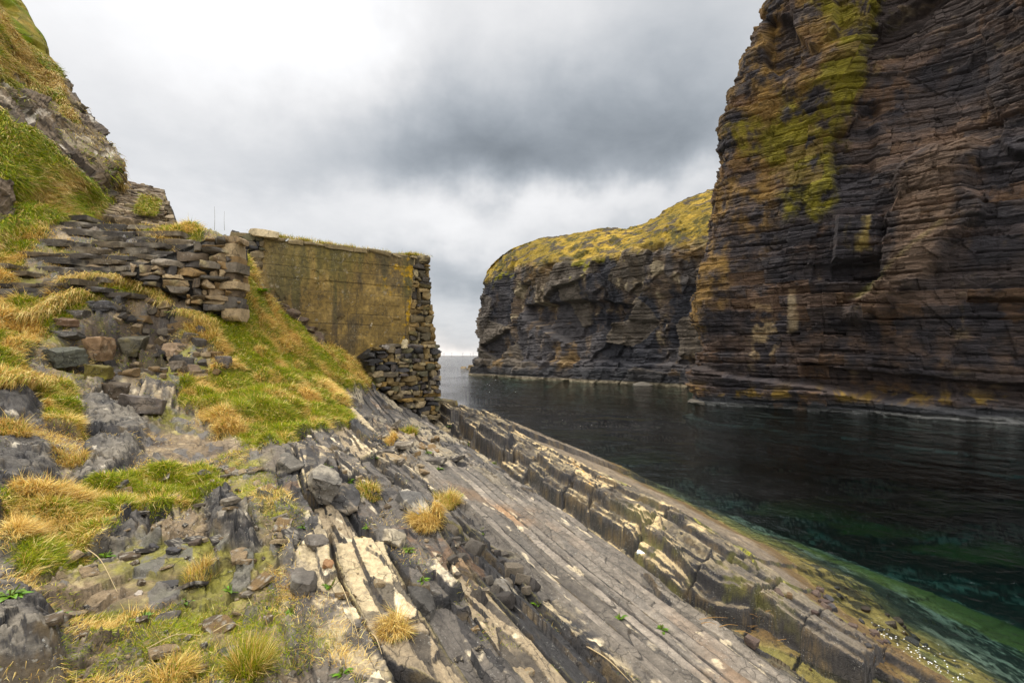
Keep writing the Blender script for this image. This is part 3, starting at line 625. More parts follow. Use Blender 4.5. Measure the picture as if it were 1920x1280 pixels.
moss = .0 + face_poly([(1450, -200), (1700, -200), (1650, 60), (1610, 200), (1580, 290), (1545, 410), (1480, 400), (1450, 310), (1400, 290), (1390, 230), (1460, 210), (1560, 110)], 18, 75)
col = mixc(col, (.15, .128, .022), moss * sst(f2 * .8 + .6 * f3 + .3 * (bed - .5) + .26, -.1, .4) * .95)
yel = face_poly([(1575, 408), (1642, 405), (1638, 470), (1600, 478), (1575, 460)], 6, 26)
col = mixc(col, (.22, .165, .06), yel * sst(f3 + .5 * f2, -.3, .15) * .85)
strip = face_poly([(1700, 480), (1770, 420), (1660, 520), (1620, 560), (1590, 560)], 6, 18); col = mixc(col, (.24, .22, .08), strip * .5)
tan = face_poly([(1405, 570), (1450, 560), (1465, 640), (1440, 680), (1415, 660)], 6, 26); col = mixc(col, (.33, .25, .15), tan * sst(f2, -.2, .2) * .9)
tan2 = face_poly([(1474, 540), (1490, 540), (1495, 620), (1476, 625)], 3, 10); col = mixc(col, (.33, .26, .17), tan2 * .8)
butt = face_poly([(1690, 330), (1760, 270), (1840, 260), (1790, 380), (1740, 520), (1640, 560), (1690, 450)], 12, 40); col = mixc(col, (.15, .10, .065), butt * .55)
zz = pn[..., 2]
col = mixc(col, (.20, .13, .03), np.exp(-((zz + 2.9 + .5 * f1) / .45) ** 2) * sst(f2 + .4 * f1, .0, .35) * .8)
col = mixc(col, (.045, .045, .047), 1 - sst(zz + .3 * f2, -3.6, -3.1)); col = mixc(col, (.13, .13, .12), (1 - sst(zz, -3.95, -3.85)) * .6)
col = col * (1 + .35 * (h2(rec[2][0], rec[2][1], 95) - .5))[..., None]
col = mixc(col, (.13, .075, .04), sst(h2(rec[1][0], rec[1][1], 96) + .25 * f2, .84, .95) * .5)
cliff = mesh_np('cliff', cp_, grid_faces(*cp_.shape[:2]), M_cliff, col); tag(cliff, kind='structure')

# ---------------------------------------------------------------- headland across the inlet
cols_ = [  # (base px, base Y), rim, crest
    ((890, 112), (905, 532, 113), (914, 512, 117)), ((930, 106), (950, 510, 107), (945, 478, 113)), ((1000, 95.5), (1005, 492, 97), (1010, 450, 108)), ((1100, 84), (1105, 484, 86), (1115, 434, 101)),
    ((1160, 79), (1160, 478, 81), (1165, 434, 98)), ((1200, 75.5), (1200, 472, 77.5), (1205, 424, 94)), ((1260, 71), (1262, 470, 73), (1270, 385, 90)), ((1310, 67.5), (1312, 462, 70), (1335, 356, 87)), ((1400, 62), (1405, 440, 66), (1420, 325, 84)), ((1500, 58), (1500, 400, 63), (1520, 290, 80))]
rows = [[] for _ in range(12)]
def bp(px, Y, z): return np.array([(px - CX) / F * Y, Y, z])
for i, (b, rim, cr) in enumerate(cols_):
    b0 = bp(b[0], b[1], -9.); r0 = W(*rim); c0 = W(*cr)
    for k, z in enumerate((0, .3, .5, .72, .9, 1)):
        q = lerp(b0, r0, z); rows[k].append(q)
    for k, z in enumerate((.2, .5, .8, 1)):
        q = lerp(r0, c0, z); q[2] += 1.1 * math.sin(z * math.pi) * (i > 0); rows[6 + k].append(q)
    rows[10].append(c0 + np.array((1., 14, 1.0))); rows[11].append(c0 + np.array((4, 60, -1)))
# end of the headland turns away behind its left edge
for k in range(12):
    p0 = rows[k][0]; kk = min(1, max(0, k - 5) / 5)
    rows[k] = [p0 + np.array((45, 40, 0)), p0 + np.array((14, 17, 0)), p0 + np.array((2.5, 6, 0))] + rows[k]
pn = net(rows, 620, 900); nn_ = normals(pn)
if nn_[200, 500, 1] > 0: nn_ = -nn_
al = np.cumsum(np.concatenate([np.zeros((620, 1)), np.hypot(np.diff(pn[..., 0], axis=1), np.diff(pn[..., 1], axis=1))], 1), 1)
hn = nn_.copy(); hn[..., 2] *= .4; hn /= np.linalg.norm(hn, axis=-1, keepdims=True)
fx = pn[..., 0] / pn[..., 1] * F + CX; fy = HY - pn[..., 2] / pn[..., 1] * F
vrow = np.linspace(0, 11, 620)[:, None] * np.ones((1, 900))
rockm = 1 - sst(vrow + 1.5 * fbm(pn, .12, 4, .6) - .5 * (1 - sst(fx, 940, 1010)), 4.5, 5.5)
d1, rec = strata(pn, hn, al, 1.5, 13, (.01, .02))
fx = pn[..., 0] / pn[..., 1] * F + CX; fy = HY - pn[..., 2] / pn[..., 1] * F
FA, fia = facets(al * .16 + .3 * fbm(pn, .1, 2), pn[..., 2] * .17, 320, 1.6); FB, fib = facets(al * .5, pn[..., 2] * .45, 330, 1.6)
d1 = d1 * .5 + 1.9 * FA + .8 * FB - 3.2 * feat([(1040, 566), (1110, 562), (1192, 572), (1180, 600), (1120, 622), (1060, 640), (985, 600), (975, 572)], 2, 5) + 1.0 * feat([(1145, 575), (1175, 575), (1172, 612), (1150, 612)], 2, 2) - 1.2 * feat([(1180, 600), (1250, 600), (1240, 670), (1190, 650)], 4, 9) + 1.5 * feat([(880, 672), (1340, 685), (1340, 800), (880, 760)], 3, 8)
big = 1.8 * fbm(pn, .08, 4, .5, 8.) + 1.0 * (np.abs(fbm(pn * np.array([1, 1, .3]), .12, 3, off=14)) - .25) * 2
slope = 1 - rockm
cp_ = pn + hn * ((d1 * .75 + big) * rockm)[..., None] + nn_ * (slope * (.9 * fbm(pn, .16, 4, .55, 3.) + 0.5 * sst(fbm(pn, .5, 3), .05, .2) * fbm(pn, .3, 2) + .22 * fbm(pn, 1., 4, .65, 41.) + .10 * facets(pn[..., 0] * .9, pn[..., 1] * .9, 350, 1.5)[0]))[..., None]
f1 = fbm(pn, .10, 4, .55, 3.); f2 = fbm(pn, .6, 4, .6, 6.); f3 = fbm(pn * np.array([1, 1, .2]), .25, 4, .6, 9.)
col = np.ones(pn.shape) * np.array((.070, .064, .064))
col = mixc(col, (.033, .034, .04), sst(f1 - .3 * f2, .0, .3) * .8); col = mixc(col, (.155, .11, .07), sst(f3 + .4 * f2, .05, .4) * .75)
col = mixc(col, (.13, .105, .075), sst(fia, .62, .7) * .6); col = mixc(col, (.30, .25, .17), sst(f3 + .6 * f2 + .25 * (fib - .5), .36, .55) * .8); col = mixc(col, (.19, .12, .05), sst(-f1 + .5 * f2, .3, .5) * .6)
zz = pn[..., 2]
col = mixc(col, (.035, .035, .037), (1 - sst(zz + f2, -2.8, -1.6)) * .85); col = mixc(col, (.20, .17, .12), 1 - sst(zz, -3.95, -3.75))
f5_ = fbm(pn, 1.6, 4, .65, 77.); gcol2 = np.ones(pn.shape) * np.array((.19, .135, .028)); gcol2 = mixc(gcol2, (.32, .22, .055), sst(f2 + f1 + .5 * f5_, -.05, .35)); gcol2 = mixc(gcol2, (.055, .05, .014), sst(-f2 - .7 * f5_, .08, .3) * .85)
gcol2 = mixc(gcol2, (.06, .05, .04), sst(fbm(pn * np.array([1, 1, 2.2]), .42, 4, .6, 31.), .10, .26) * .85)
ledge = sst(hn[..., 2] * 0 + f1 + .7 * f2 - (1 - sst(vrow, 3.2, 4.7)) * .5, .16, .3) * sst(vrow, 3., 4.4)
col = mixc(col, (.22, .20, .03), ledge * rockm * .8)
col = lerp(gcol2, col, rockm[..., None])
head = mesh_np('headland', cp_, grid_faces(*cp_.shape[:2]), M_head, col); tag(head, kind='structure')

# ---------------------------------------------------------------- hillside on the left
hrows = [
    [(-500, 700, 6.5), (-300, 600, 7.6), (0, 470, 10.6), (100, 415, 12.2), (160, 402, 14.0), (188, 388, 15.6)],
    [(-500, 480, 7.5), (-300, 430, 8.6), (0, 385, 11.2), (95, 372, 12.9), (165, 370, 14.9), (212, 357, 16.8)],
    [(-500, 200, 9), (-300, 280, 9.6), (0, 285, 11.9), (80, 295, 13.5), (165, 312, 15.2), (232, 315, 16.9)],
    [(-500, 0, 10), (-300, 110, 10.7), (0, 200, 13.), (55, 205, 14.6), (130, 235, 16.2), (192, 252, 17.6)],
    [(-500, -300, 11), (-300, -60, 11.8), (-40, 90, 14.), (10, 105, 15.6), (60, 120, 17.4), (108, 122, 19)],
    [(-500, -700, 12.5), (-300, -330, 13.), (-100, -60, 15.4), (-45, -40, 17.2), (0, -10, 19), (34, 5, 21)],
    [(-500, -1100, 14), (-300, -600, 15.), (-150, -220, 18.), (-100, -150, 20.), (-60, -110, 22), (-36, -85, 24)]]
cc = []
for r_ in hrows:
    q = [W(*p) for p in r_]; e_ = q[-1]
    q += [e_ * np.array((1.16, 1.12, 1.0)) + np.array((-.6, 0, -.1)), e_ * np.array((1.7, 1.4, 1.)) + np.array((-4, 0, -.5))]; cc.append(q)
pn = net(cc, 560, 700); nn_ = normals(pn)
if nn_[200, 300, 1] > 0: nn_ = -nn_
fx = pn[..., 0] / pn[..., 1] * F + CX; fy = HY - pn[..., 2] / pn[..., 1] * F
def hp(pts, soft, wob): return sst(sdist(np.array(pts, float), fx, fy) + wob * fbm(pn, .8, 4, .6, 12.), -soft, soft)
rk = (1 - .15 * sst(fbm(pn, .9, 3, off=91), .05, .25)) * np.max([hp([(-300, 130), (0, 130), (60, 170), (110, 195), (165, 250), (225, 300), (238, 350), (225, 375), (195, 360), (170, 340), (110, 300), (60, 250), (0, 215), (-300, 190)], 6, 34),
             hp([(-300, 300), (0, 310), (30, 345), (40, 400), (0, 420), (-300, 430)], 6, 22),
             hp([(110, 110), (170, 190), (240, 300), (250, 360), (200, 340), (150, 245), (120, 180)], 5, 20)], 0)
al = np.cumsum(np.concatenate([np.zeros((560, 1)), np.hypot(np.diff(pn[..., 0], axis=1), np.diff(pn[..., 1], axis=1))], 1), 1)
u1 = al + .3 * fbm(pn, .7, 2); v1 = pn[..., 2] + .8 * al * .3 + .3 * fbm(pn, .7, 2, off=6)
fA, ca = facets(u1 * .9, v1 * 1.2, 80, 1.6); fB, cb = facets(u1 * 2.8, v1 * 3.3, 90, 1.6); fC, cq = facets(u1 * 8, v1 * 10, 95, 1.6)
ba = cells(u1 * .9, v1 * 1.2, 80)[1]; bb = cells(u1 * 2.8, v1 * 3.3, 90)[1]
dd = rk * (.1 + .5 * fA + .22 * fB + .07 * fC + .3 * fbm(pn, .6, 4)) * .62
hum = np.maximum(0, fbm(pn * np.array([1, 1, 1.6]), 1.1, 3, off=5))
dd = dd + (1 - rk) * (.3 * fbm(pn, .45, 3) + .55 * hum * (1 - sst(fx, 60, 130)))
hp_ = pn + nn_ * dd[..., None]
f1 = fbm(pn, .5, 4, .55, 3.); f2 = fbm(pn, 2.2, 4, .6, 6.)
col = np.ones(pn.shape) * np.array((.18, .14, .10)); col = mixc(col, (.40, .34, .26), sst(cb * .5 + ca * .3 + f1 * .5, .4, .65) * .85); col = mixc(col, (.05, .047, .047), (1 - sst(np.minimum(ba, bb), 0, .06)) * .7)
col = mixc(col, (.055, .055, .06), sst(f1 - .2, 0, .2) * .7); col = mixc(col, (.55, .5, .42), sst(cb + f2 * .5, .92, 1.) * .8); col = mixc(col, (.19, .13, .07), sst(f2 + f1, .15, .5) * .5)
gc = np.ones(pn.shape) * np.array((.17, .145, .03)); gc = mixc(gc, (.27, .19, .055), sst(f2 + .5 * f1, 0, .3) * .8); gc = mixc(gc, (.10, .16, .012), sst(f1, .1, .3) * .7)
col = lerp(gc, col, rk[..., None])
hill = mesh_np('hillside', hp_, grid_faces(*hp_.shape[:2]), M_hill, col); tag(hill, kind='structure')
HILL = (hp_, nn_, rk, f1, fx, fy)
def gnormal(x, y, e=.12):
    a = (gh(x + e, y) - gh(x - e, y)) / (2 * e); b = (gh(x, y + e) - gh(x, y - e)) / (2 * e)
    n = np.stack([-a, -b, np.ones_like(a)], -1); return n / np.linalg.norm(n, axis=-1, keepdims=True)
# ================================================================= rocks and masonry
def cube_grid(res):
    g_ = np.linspace(-1, 1, res + 1); a, b = np.meshgrid(g_, g_, indexing='ij'); one = np.ones_like(a); V = []; Q = []
    for ax in range(3):
        for s_ in (-1, 1):
            c = [None] * 3; c[ax] = one * s_; c[(ax + 1) % 3] = a if s_ > 0 else b; c[(ax + 2) % 3] = b if s_ > 0 else a
            Q.append(grid_faces(res + 1, res + 1)[:, ::-1] * 1 + len(V) * (res + 1) ** 2); V.append(np.stack(c, -1).reshape(-1, 3))
    Q = [q[:, ::-1] for q in Q]
    return np.concatenate(V), np.concatenate(Q)
CG = {r: cube_grid(r) for r in (3, 4, 6, 10, 16)}
def rock_verts(size, seed, res=6, cuts=7, rough=.03, deep=.25, lay=0.):
    """angular stone: a block chiselled by random planes, then roughened"""
    r_ = np.random.default_rng(seed); V, Q = CG[res]; V = V.copy(); size = np.asarray(size, float) / 2
    for _ in range(cuts):
        n = r_.normal(size=3) * np.array([1, 1, .6]); n /= np.linalg.norm(n); mx = np.abs(n).sum(); d = mx * (1 - deep * (.2 + r_.random()))
        V = V - np.maximum(0, V @ n - d)[:, None] * n
    k = V / np.maximum(1e-6, np.abs(V).max(1, keepdims=True))
    V = V * size; m = size.mean()
    V = V + rough * m * np.stack([fbm(V / m, 1.6, 3, .6, seed * 1.7 + i * 9) for i in range(3)], -1) * 2
    if lay: V[:, :2] *= (1 + lay * (h1(np.floor(V[:, 2] / (size[2] * .3)), seed % 50) - .5))[:, None]
    return V, Q
def rotm(yaw=0, pitch=0, roll=0):
    c, s_ = math.cos, math.sin
    Z = np.array([[c(yaw), -s_(yaw), 0], [s_(yaw), c(yaw), 0], [0, 0, 1]]); X = np.array([[1, 0, 0], [0, c(pitch), -s_(pitch)], [0, s_(pitch), c(pitch)]])
    Y = np.array([[c(roll), 0, s_(roll)], [0, 1, 0], [-s_(roll), 0, c(roll)]]); return Z @ X @ Y
def stone_col(V, base, seed, top=None):
    base = np.array(base) * np.array((1.05, .98, .88))
    f = fbm(V, 3.5, 4, .6, seed % 97); c = np.ones(V.shape) * np.array(base) * (1 + .35 * f)[:, None]
    if top is not None: c = mixc(c, top, sst(fbm(V, 5, 4, .6, seed % 31 + 50), .12, .3))
    return c
class Bag:
    def __init__(s): s.V = []; s.Q = []; s.C = []; s.n = 0
    def add(s, V, Q, c):
        s.V.append(V); s.Q.append(Q + s.n); s.C.append(np.broadcast_to(c, V.shape)); s.n += len(V)
    def build(s, name, m, parent=None, smooth=False): return mesh_np(name, np.concatenate(s.V), np.concatenate(s.Q), m, np.concatenate(s.C), parent, smooth)
PAL = [(.13, .115, .095), (.085, .078, .07), (.21, .165, .11), (.05, .046, .044), (.17, .12, .065), (.27, .22, .15), (.10, .078, .055)]
DARK = [(.07, .062, .058), (.10, .088, .068), (.045, .045, .048), (.15, .115, .06), (.085, .08, .05), (.18, .15, .10)]
def plane_map(O, u, v, px, py):
    """where the sight line through a picture point meets the plane O + a u + b v"""
    d = np.array([(px - CX) / F, 1, (HY - py) / F]); return np.linalg.solve(np.stack([u, v, -d], 1), -O)[:2]
def masonry(O, u, v, poly, pal, seed, ch=(.07, .19), ln=(.16, .55), depth=.35, jut=.05, res=4, skip=.0, back=.5):
    """rubble masonry filling a polygon of the plane, with a solid core behind"""
    u = np.asarray(u, float) / np.linalg.norm(u); v = np.asarray(v, float) / np.linalg.norm(v); w_ = np.cross(u, v); w_ /= np.linalg.norm(w_)
    if w_[1] > 0: w_ = -w_
    P = np.array([plane_map(O, u, v, *p) for p in poly]); r_ = np.random.default_rng(seed); bag = Bag(); M = np.stack([u, -w_, v], 1)
    y = P[:, 1].min()
    while y < P[:, 1].max():
        h = r_.uniform(*ch); yc = y + h * .45; xs = []
        for i in range(len(P)):
            a, b = P[i], P[(i + 1) % len(P)]
            if (a[1] > yc) != (b[1] > yc): xs.append(a[0] + (yc - a[1]) * (b[0] - a[0]) / (b[1] - a[1]))
        if len(xs) >= 2:
            x, xe = min(xs), max(xs)
            while x < xe - .03:
                l = r_.uniform(*ln) * (1. if r_.random() > .3 else .5)
                if xe - x - l < ln[0] * .6: l = xe - x
                two = h > .16 and r_.random() < .3
                for q in range(2 if two else 1):
                    hq = h / 2 if two else h; sd_ = int(r_.integers(1e6)); hh = hq * r_.uniform(.96, 1.1)
                    V, Q = rock_verts((l * 1.04, depth * r_.uniform(.8, 1.2), hh * 1.04), sd_, res + (2 if res == 4 else 0), 10, .09, .40)
                    V = V @ rotm(r_.normal() * .05, r_.normal() * .05, r_.normal() * .04).T
                    V = V + np.array([x + l / 2, r_.normal() * jut * .6 + depth * .3, y + hq * (.5 + q)]); Wp = O + V @ M.T
                    bag.add(Wp, Q, stone_col(Wp, np.array(pal[r_.integers(len(pal))]) * r_.uniform(.75, 1.2), sd_, (.26, .21, .12) if r_.random() < .35 else None))
                x += l + .004
        y += h
    core = P.mean(0) + (P - P.mean(0)) * .95
    k = len(core); Cf = O + core[:, :1] * u + core[:, 1:] * v - w_ * .08; Cb = Cf - w_ * back
    V = np.concatenate([Cf, Cb]); tri = [(0, i, i + 1) for i in range(1, k - 1)] + [(k, k + i + 1, k + i) for i in range(1, k - 1)]
    for i in range(k):
        j = (i + 1) % k; tri += [(i, k + i, j), (j, k + i, k + j)]
    T = np.array(tri); bag.add(V, np.stack([T[:, 0], T[:, 1], T[:, 2], T[:, 2]], 1)[:0], np.array((.03, .027, .022)))
    return bag, (V, T)
def put_masonry(name, parent, *a, **k):
    bag, (V, T) = masonry(*a, **k)
    n0 = bag.n - len(V)
    return mesh_np(name, np.concatenate(bag.V), np.concatenate(bag.Q), M_stone, np.concatenate(bag.C), parent, tri=T + n0)
def boulder(name, px, py, wpx, hpx, label, cat='rock', group=None, base=(.12, .11, .1), top=None, yaw=None, dep=1., Y=None, tilt=0., res=10, cuts=10, deep=.38, sink=.38, seed=None):
    """a loose stone: picture point of its foot, apparent width and height"""
    s_ = seed if seed is not None else int(px * 13 + py * 7) % 9999; r_ = np.random.default_rng(s_)
    p = ghit(px, py) if Y is None else W(px, py, Y); k = p[1] / F
    bed = Y is None and py > 830
    sz = (wpx * k * .82, wpx * k * .75 * dep * (1.15 if bed else 1), hpx * k * (.55 if bed else .95))
    V, Q = rock_verts(sz, s_, 16 if wpx > 40 else res, cuts + 3, .08, deep + .06, .06)
    V = V @ rotm((.53 + r_.uniform(-.25, .25)) if bed else r_.uniform(-.5, .5), r_.normal() * .08, tilt * .6).T
    if bed:
        nz = gnormal(np.array([p[0]]), np.array([p[1]]), .25)[0]; a_ = np.cross((0, 0, 1.), nz); b_ = np.array([[0, -a_[2], a_[1]], [a_[2], 0, -a_[0]], [-a_[1], a_[0], 0]]); V = V @ (np.eye(3) + b_ + b_ @ b_ / (1 + nz[2])).T
    o = mesh_np(name, V, Q, M_stone, stone_col(V * 1.0 + p, base, s_, top))
    gzv = float(gh(p[0], p[1] + sz[1] * .3)); o.location = (p[0], p[1] + sz[1] * .3, (gzv if Y is None else p[2]) + sz[2] * (.5 - sink))
    me = o.data; me.transform(__import__('mathutils').Matrix.Translation((0, 0, sz[2] * .5))); o.location.z -= sz[2] * .5
    return tag(o, label, cat, group)

# ---------------------------------------------------------------- concrete wall with its masonry
wd = np.array([*(WALL1 - WALL0), 0.]); WL = np.linalg.norm(wd); wd /= WL; up3 = np.array([0, 0, 1.]); WO = np.array([*WALL0, 0.])
wn = np.array([wd[1], -wd[0], 0.])                        # out of the wall, towards the viewer
def wp(px, py): return plane_map(WO, wd, up3, px, py)
wall = empty('concrete_wall', (*WALL0, float(wp(480, 545)[1])), 'tall brown stained board-marked concrete wall with rubble stone ends on the clifftop slope', 'wall')
s0, zt0 = wp(494, 446); s1, zt1 = wp(779, 482)
sb = wp(768, 640)[0]
ns, nz = 420, 300
S, T_ = np.meshgrid(np.linspace(0, 1, ns), np.linspace(0, 1, nz), indexing='ij')
zbot = -1.9
zz_ = lerp(zbot, lerp(zt0, zt1, S), T_); sr = np.interp(zz_, [wp(768, 640)[1], zt1], [sb, s1]); sl_ = np.interp(zz_, [wp(470, 560)[1], zt0], [wp(462, 560)[0], s0])
ss_ = lerp(sl_, sr, S)
pw = P3(ss_, zz_, 0.)
bz = zz_ / .335 + .15 * fbm(P3(ss_ * .15, 0, 0), 1, 2); bi_ = np.floor(bz); bf = bz - bi_
gro = (1 - sst(np.minimum(bf, 1 - bf) * .335, 0, .010)) * (.15 + .7 * (fbm(P3(ss_ * .8, bi_ * 3, 1), 1, 3) > -.15))
disp = .02 * (h1(bi_, 5) - .5) - .02 * gro + .012 * fbm(pw, 3, 5, .6) - .03 * sst(fbm(pw, 2.2, 4, .6, 8), .42, .5)
front = WO + ss_[..., None] * wd + zz_[..., None] * up3 + (disp - .02)[..., None] * wn
f1 = fbm(pw, .9, 5, .6); f2 = fbm(P3(ss_ * 3.2, zz_ * .35, 4.), 1, 4, .6); f3 = fbm(pw, 4.5, 4, .6, 7)
col = np.ones(pw.shape) * np.array((.145, .098, .035)); col = mixc(col, (.26, .18, .07), sst(f1 + .3 * f3, .0, .35) * .8)
col = mixc(col, (.055, .04, .025), sst(f2 + .4 * f1, .12, .45) * .85); col = mixc(col, (.10, .088, .025), sst(T_ + .7 * f2 + .3 * f1, .75, 1.1) * .55); col = mixc(col, (.04, .032, .022), sst(fbm(P3(ss_ * 1.4, zz_ * .5, 9.), 1, 5, .65), .05, .3) * .6)
col = mixc(col, (.26, .19, .10), sst(.35 - S + .25 * f1 - .35 * (1 - T_) * 0, .1, .45) * .45); col = mixc(col, (.34, .20, .02), sst(S + .6 * f3 + .3 * f1, 1.0, 1.25) * .8)
col = mixc(col, (.25, .20, .13), (1 - sst(T_ + .3 * f1, .18, .4)) * .45); col = mixc(col, (.30, .23, .13), sst(S, .985, 1.) * .8); col = mixc(col, (.03, .024, .018), gro * .8)
col = mixc(col, (.5, .46, .38), sst(f3, .62, .68) * .7)
for cx0, fr0 in ((.27, 3.), (.62, 8.)):
    ck = 1 - sst(np.abs(S - cx0 - .018 * fbm(P3(zz_ * 1.6, 0 * S, fr0), 1, 5, .6)), .0004, .0016); col = mixc(col, (.03, .024, .018), ck * .8 * sst(fbm(P3(zz_, 0 * S, fr0 + 3), 1, 2), -.3, 0))
spx = fbm(pw, 3.2, 5, .7, 55.); col = mixc(col, (.20, .17, .12), sst(spx, .4, .46) * .7); col = col * (1 + .45 * fbm(pw, 16, 3, .6, 5))[..., None]
# closed slab: front sheet, back sheet and its rim
thick = 1.3
Vf = front.reshape(-1, 3); Vb = (front - wn * thick).reshape(-1, 3); Fq = grid_faces(ns, nz); A = np.arange(ns * nz).reshape(ns, nz); nb = ns * nz
rim = []
for e_ in (A[0], A[:, -1], A[-1][::-1], A[:, 0][::-1]): rim.append(np.stack([e_[:-1], e_[1:], e_[1:] + nb, e_[:-1] + nb], 1))
mesh_np('concrete_panel', np.concatenate([Vf, Vb]), np.concatenate([Fq, Fq[:, ::-1] + nb] + rim), M_stone, np.concatenate([col.reshape(-1, 3)] * 2), wall)
# end, side and base masonry
put_masonry('end_masonry', wall, WO + wn * .0, wd, up3, [(776, 486), (803, 484), (808, 540), (816, 640), (822, 700), (824, 775), (812, 790), (764, 790), (766, 640)], [(.07, .06, .04), (.10, .08, .045), (.14, .10, .045), (.085, .07, .03), (.17, .13, .07), (.055, .048, .04)], 5, (.12, .30), (.2, .6), .4, .03, 6, 0, 1.15)
put_masonry('side_masonry', wall, WO + wn * .02, wd, up3, [(435, 432), (497, 440), (492, 500), (468, 560), (430, 560)], DARK, 6, (.09, .24), (.14, .5), .4, .06, 6, 0, 1.1)
put_masonry('base_masonry', wall, WO + wn * 1.0, wd, up3, [(684, 668), (708, 650), (752, 645), (823, 648), (825, 780), (800, 785), (765, 765), (705, 722)], DARK + [(.2, .14, .06)], 8, (.08, .22), (.14, .5), .5, .05, 6, 0, 1.0)
# coping
bag = Bag(); r_ = np.random.default_rng(4); x = s0 - .9
while x < s1 + .15:
    l = r_.uniform(.35, .9); zt = lerp(zt0, zt1, (x + l / 2 - s0) / (s1 - s0)) - .035
    V, Q = rock_verts((l, .9, r_.uniform(.10, .17)), int(r_.integers(1e5)), 6, 7, .05, .3); V = V @ rotm(0, 0, r_.normal() * .015 - math.atan2(zt1 - zt0, s1 - s0)).T
    Wp = WO + (V[:, :1] + x + l / 2) * wd + (V[:, 1:2] + .41) * -wn + (V[:, 2:] + zt + .03) * up3
    bag.add(Wp, Q, stone_col(Wp, (.17, .14, .085), int(l * 1e4))); x += l + .01
bag.build('coping', M_stone, wall)
V, Q = rock_verts((.75, .5, .2), 77, 10, 8, .03, .3); q = wp(495, 440); Wp = WO + (V[:, :1] + q[0]) * wd - V[:, 1:2] * wn + (V[:, 2:] + q[1]) * up3
mesh_np('capstone', Wp, Q, M_stone, stone_col(Wp, (.42, .37, .27), 3), wall)
# a stick of old iron pokes out of the end
q = plane_map(WO + wn * .9, wd, up3, 818, 659); Pk = WO + wn * .9 + q[0] * wd + q[1] * up3
V, Q = CG[3]; mesh_np('iron_bar', Pk + (V * np.array((.17, .015, .015))) @ rotm(.2).T + wd * .02, Q, M_stone, np.ones(V.shape) * .02, wall)

# ---------------------------------------------------------------- dry stone retaining wall by the steps
DL = W(205, 520, 10.2); DR = W(449, 560, 11.5); du = DR - DL; du[2] = 0; du /= np.linalg.norm(du)
dry = empty('dry_stone_wall', tuple(W(449, 600, 12.1)), 'low dry stone retaining wall of stacked grey slabs beside the steps', 'wall')
DO = np.array([DR[0], DR[1], 0.])
put_masonry('stonework', dry, DO, du, np.array([0, .06, 1.]), [(222, 510), (275, 492), (330, 480), (382, 452), (400, 440), (443, 443), (447, 560), (450, 600), (405, 588), (345, 560), (290, 535), (240, 522)], PAL, 21, (.07, .21), (.16, .62), .55, .07, 6, 0, 1.4)
# its return end, seen edge-on
de = np.array([du[1], -du[0], 0]); de = de if de[1] > 0 else -de
bag = Bag(); r_ = np.random.default_rng(9)
ztop = W(445, 456, 11.5)[2]; zlow = W(449, 602, 11.5)[2]; z = zlow
while z < ztop:
    h = r_.uniform(.14, .3)
    for k in range(4):
        V, Q = rock_verts((r_.uniform(.3, .5), r_.uniform(.35, .6), h), int(r_.integers(1e6)), 6, 7, .05, .25)
        Wp = DO + V + de * (k * .45 + .1) + np.array([r_.normal() * .03 - .1, 0, z + h / 2]); bag.add(Wp, Q, stone_col(Wp, PAL[r_.integers(len(PAL))], k))
    z += h
bag.build('end_stones', M_stone, dry)

# ---------------------------------------------------------------- steps
steps = empty('stone_steps', tuple(ghit(150, 540)), 'broad flight of worn dark slab steps half overgrown with grass', 'steps')
SL = []; r_ = np.random.default_rng(55)
for k in range(15):
    py = 396 + k * 11.6; xl = np.interp(k, [0, 3, 6, 9, 14], [115, 92, 40, -50, -90]); xr = np.interp(k, [0, 3, 6, 8, 10, 14], [235, 300, 330, 300, 215, 150]); x = xl + r_.uniform(0, 20)
    while x < xr:
        l = r_.uniform(28, 92)
        if r_.random() < .86: SL.append((x / .328, (x + l) / .328, (py + (x + l / 2 - 150) * .035 + r_.normal() * 1.6 - 340) / .328, r_.uniform(24, 34)))
        x += l + r_.uniform(0, 7)
SL += [(860, 1000, 430, 34), (1000, 1200, 440, 30), (660, 830, 490, 40), (720, 920, 525, 50)]
for i, (a, b, yt, hh) in enumerate(SL):
    px0, px1, py = a * .328, b * .328, 340 + yt * .328; hp_x = hh * .328
    p = ghit((px0 + px1) / 2, py + hp_x * .75); k = p[1] / F; l = (px1 - px0) * k; th_ = max(.09, hp_x * k * 1.15)
    r_ = np.random.default_rng(i + 300); V, Q = rock_verts((l * 1.04, .60, th_), i + 300, 10, 9, .035, .18)
    V = V @ rotm(r_.normal() * .05 - .05, r_.normal() * .02, r_.normal() * .015 + .03).T + p + np.array([0, .20, th_ * .30])
    mesh_np('step', V, Q, M_stone, mixc(stone_col(V, [(.075, .067, .058), (.055, .051, .047), (.10, .083, .06)][i % 3], i), (.23, .20, .15), sst(fbm(V, 4, 4, .6), .1, .35) * .6), steps)

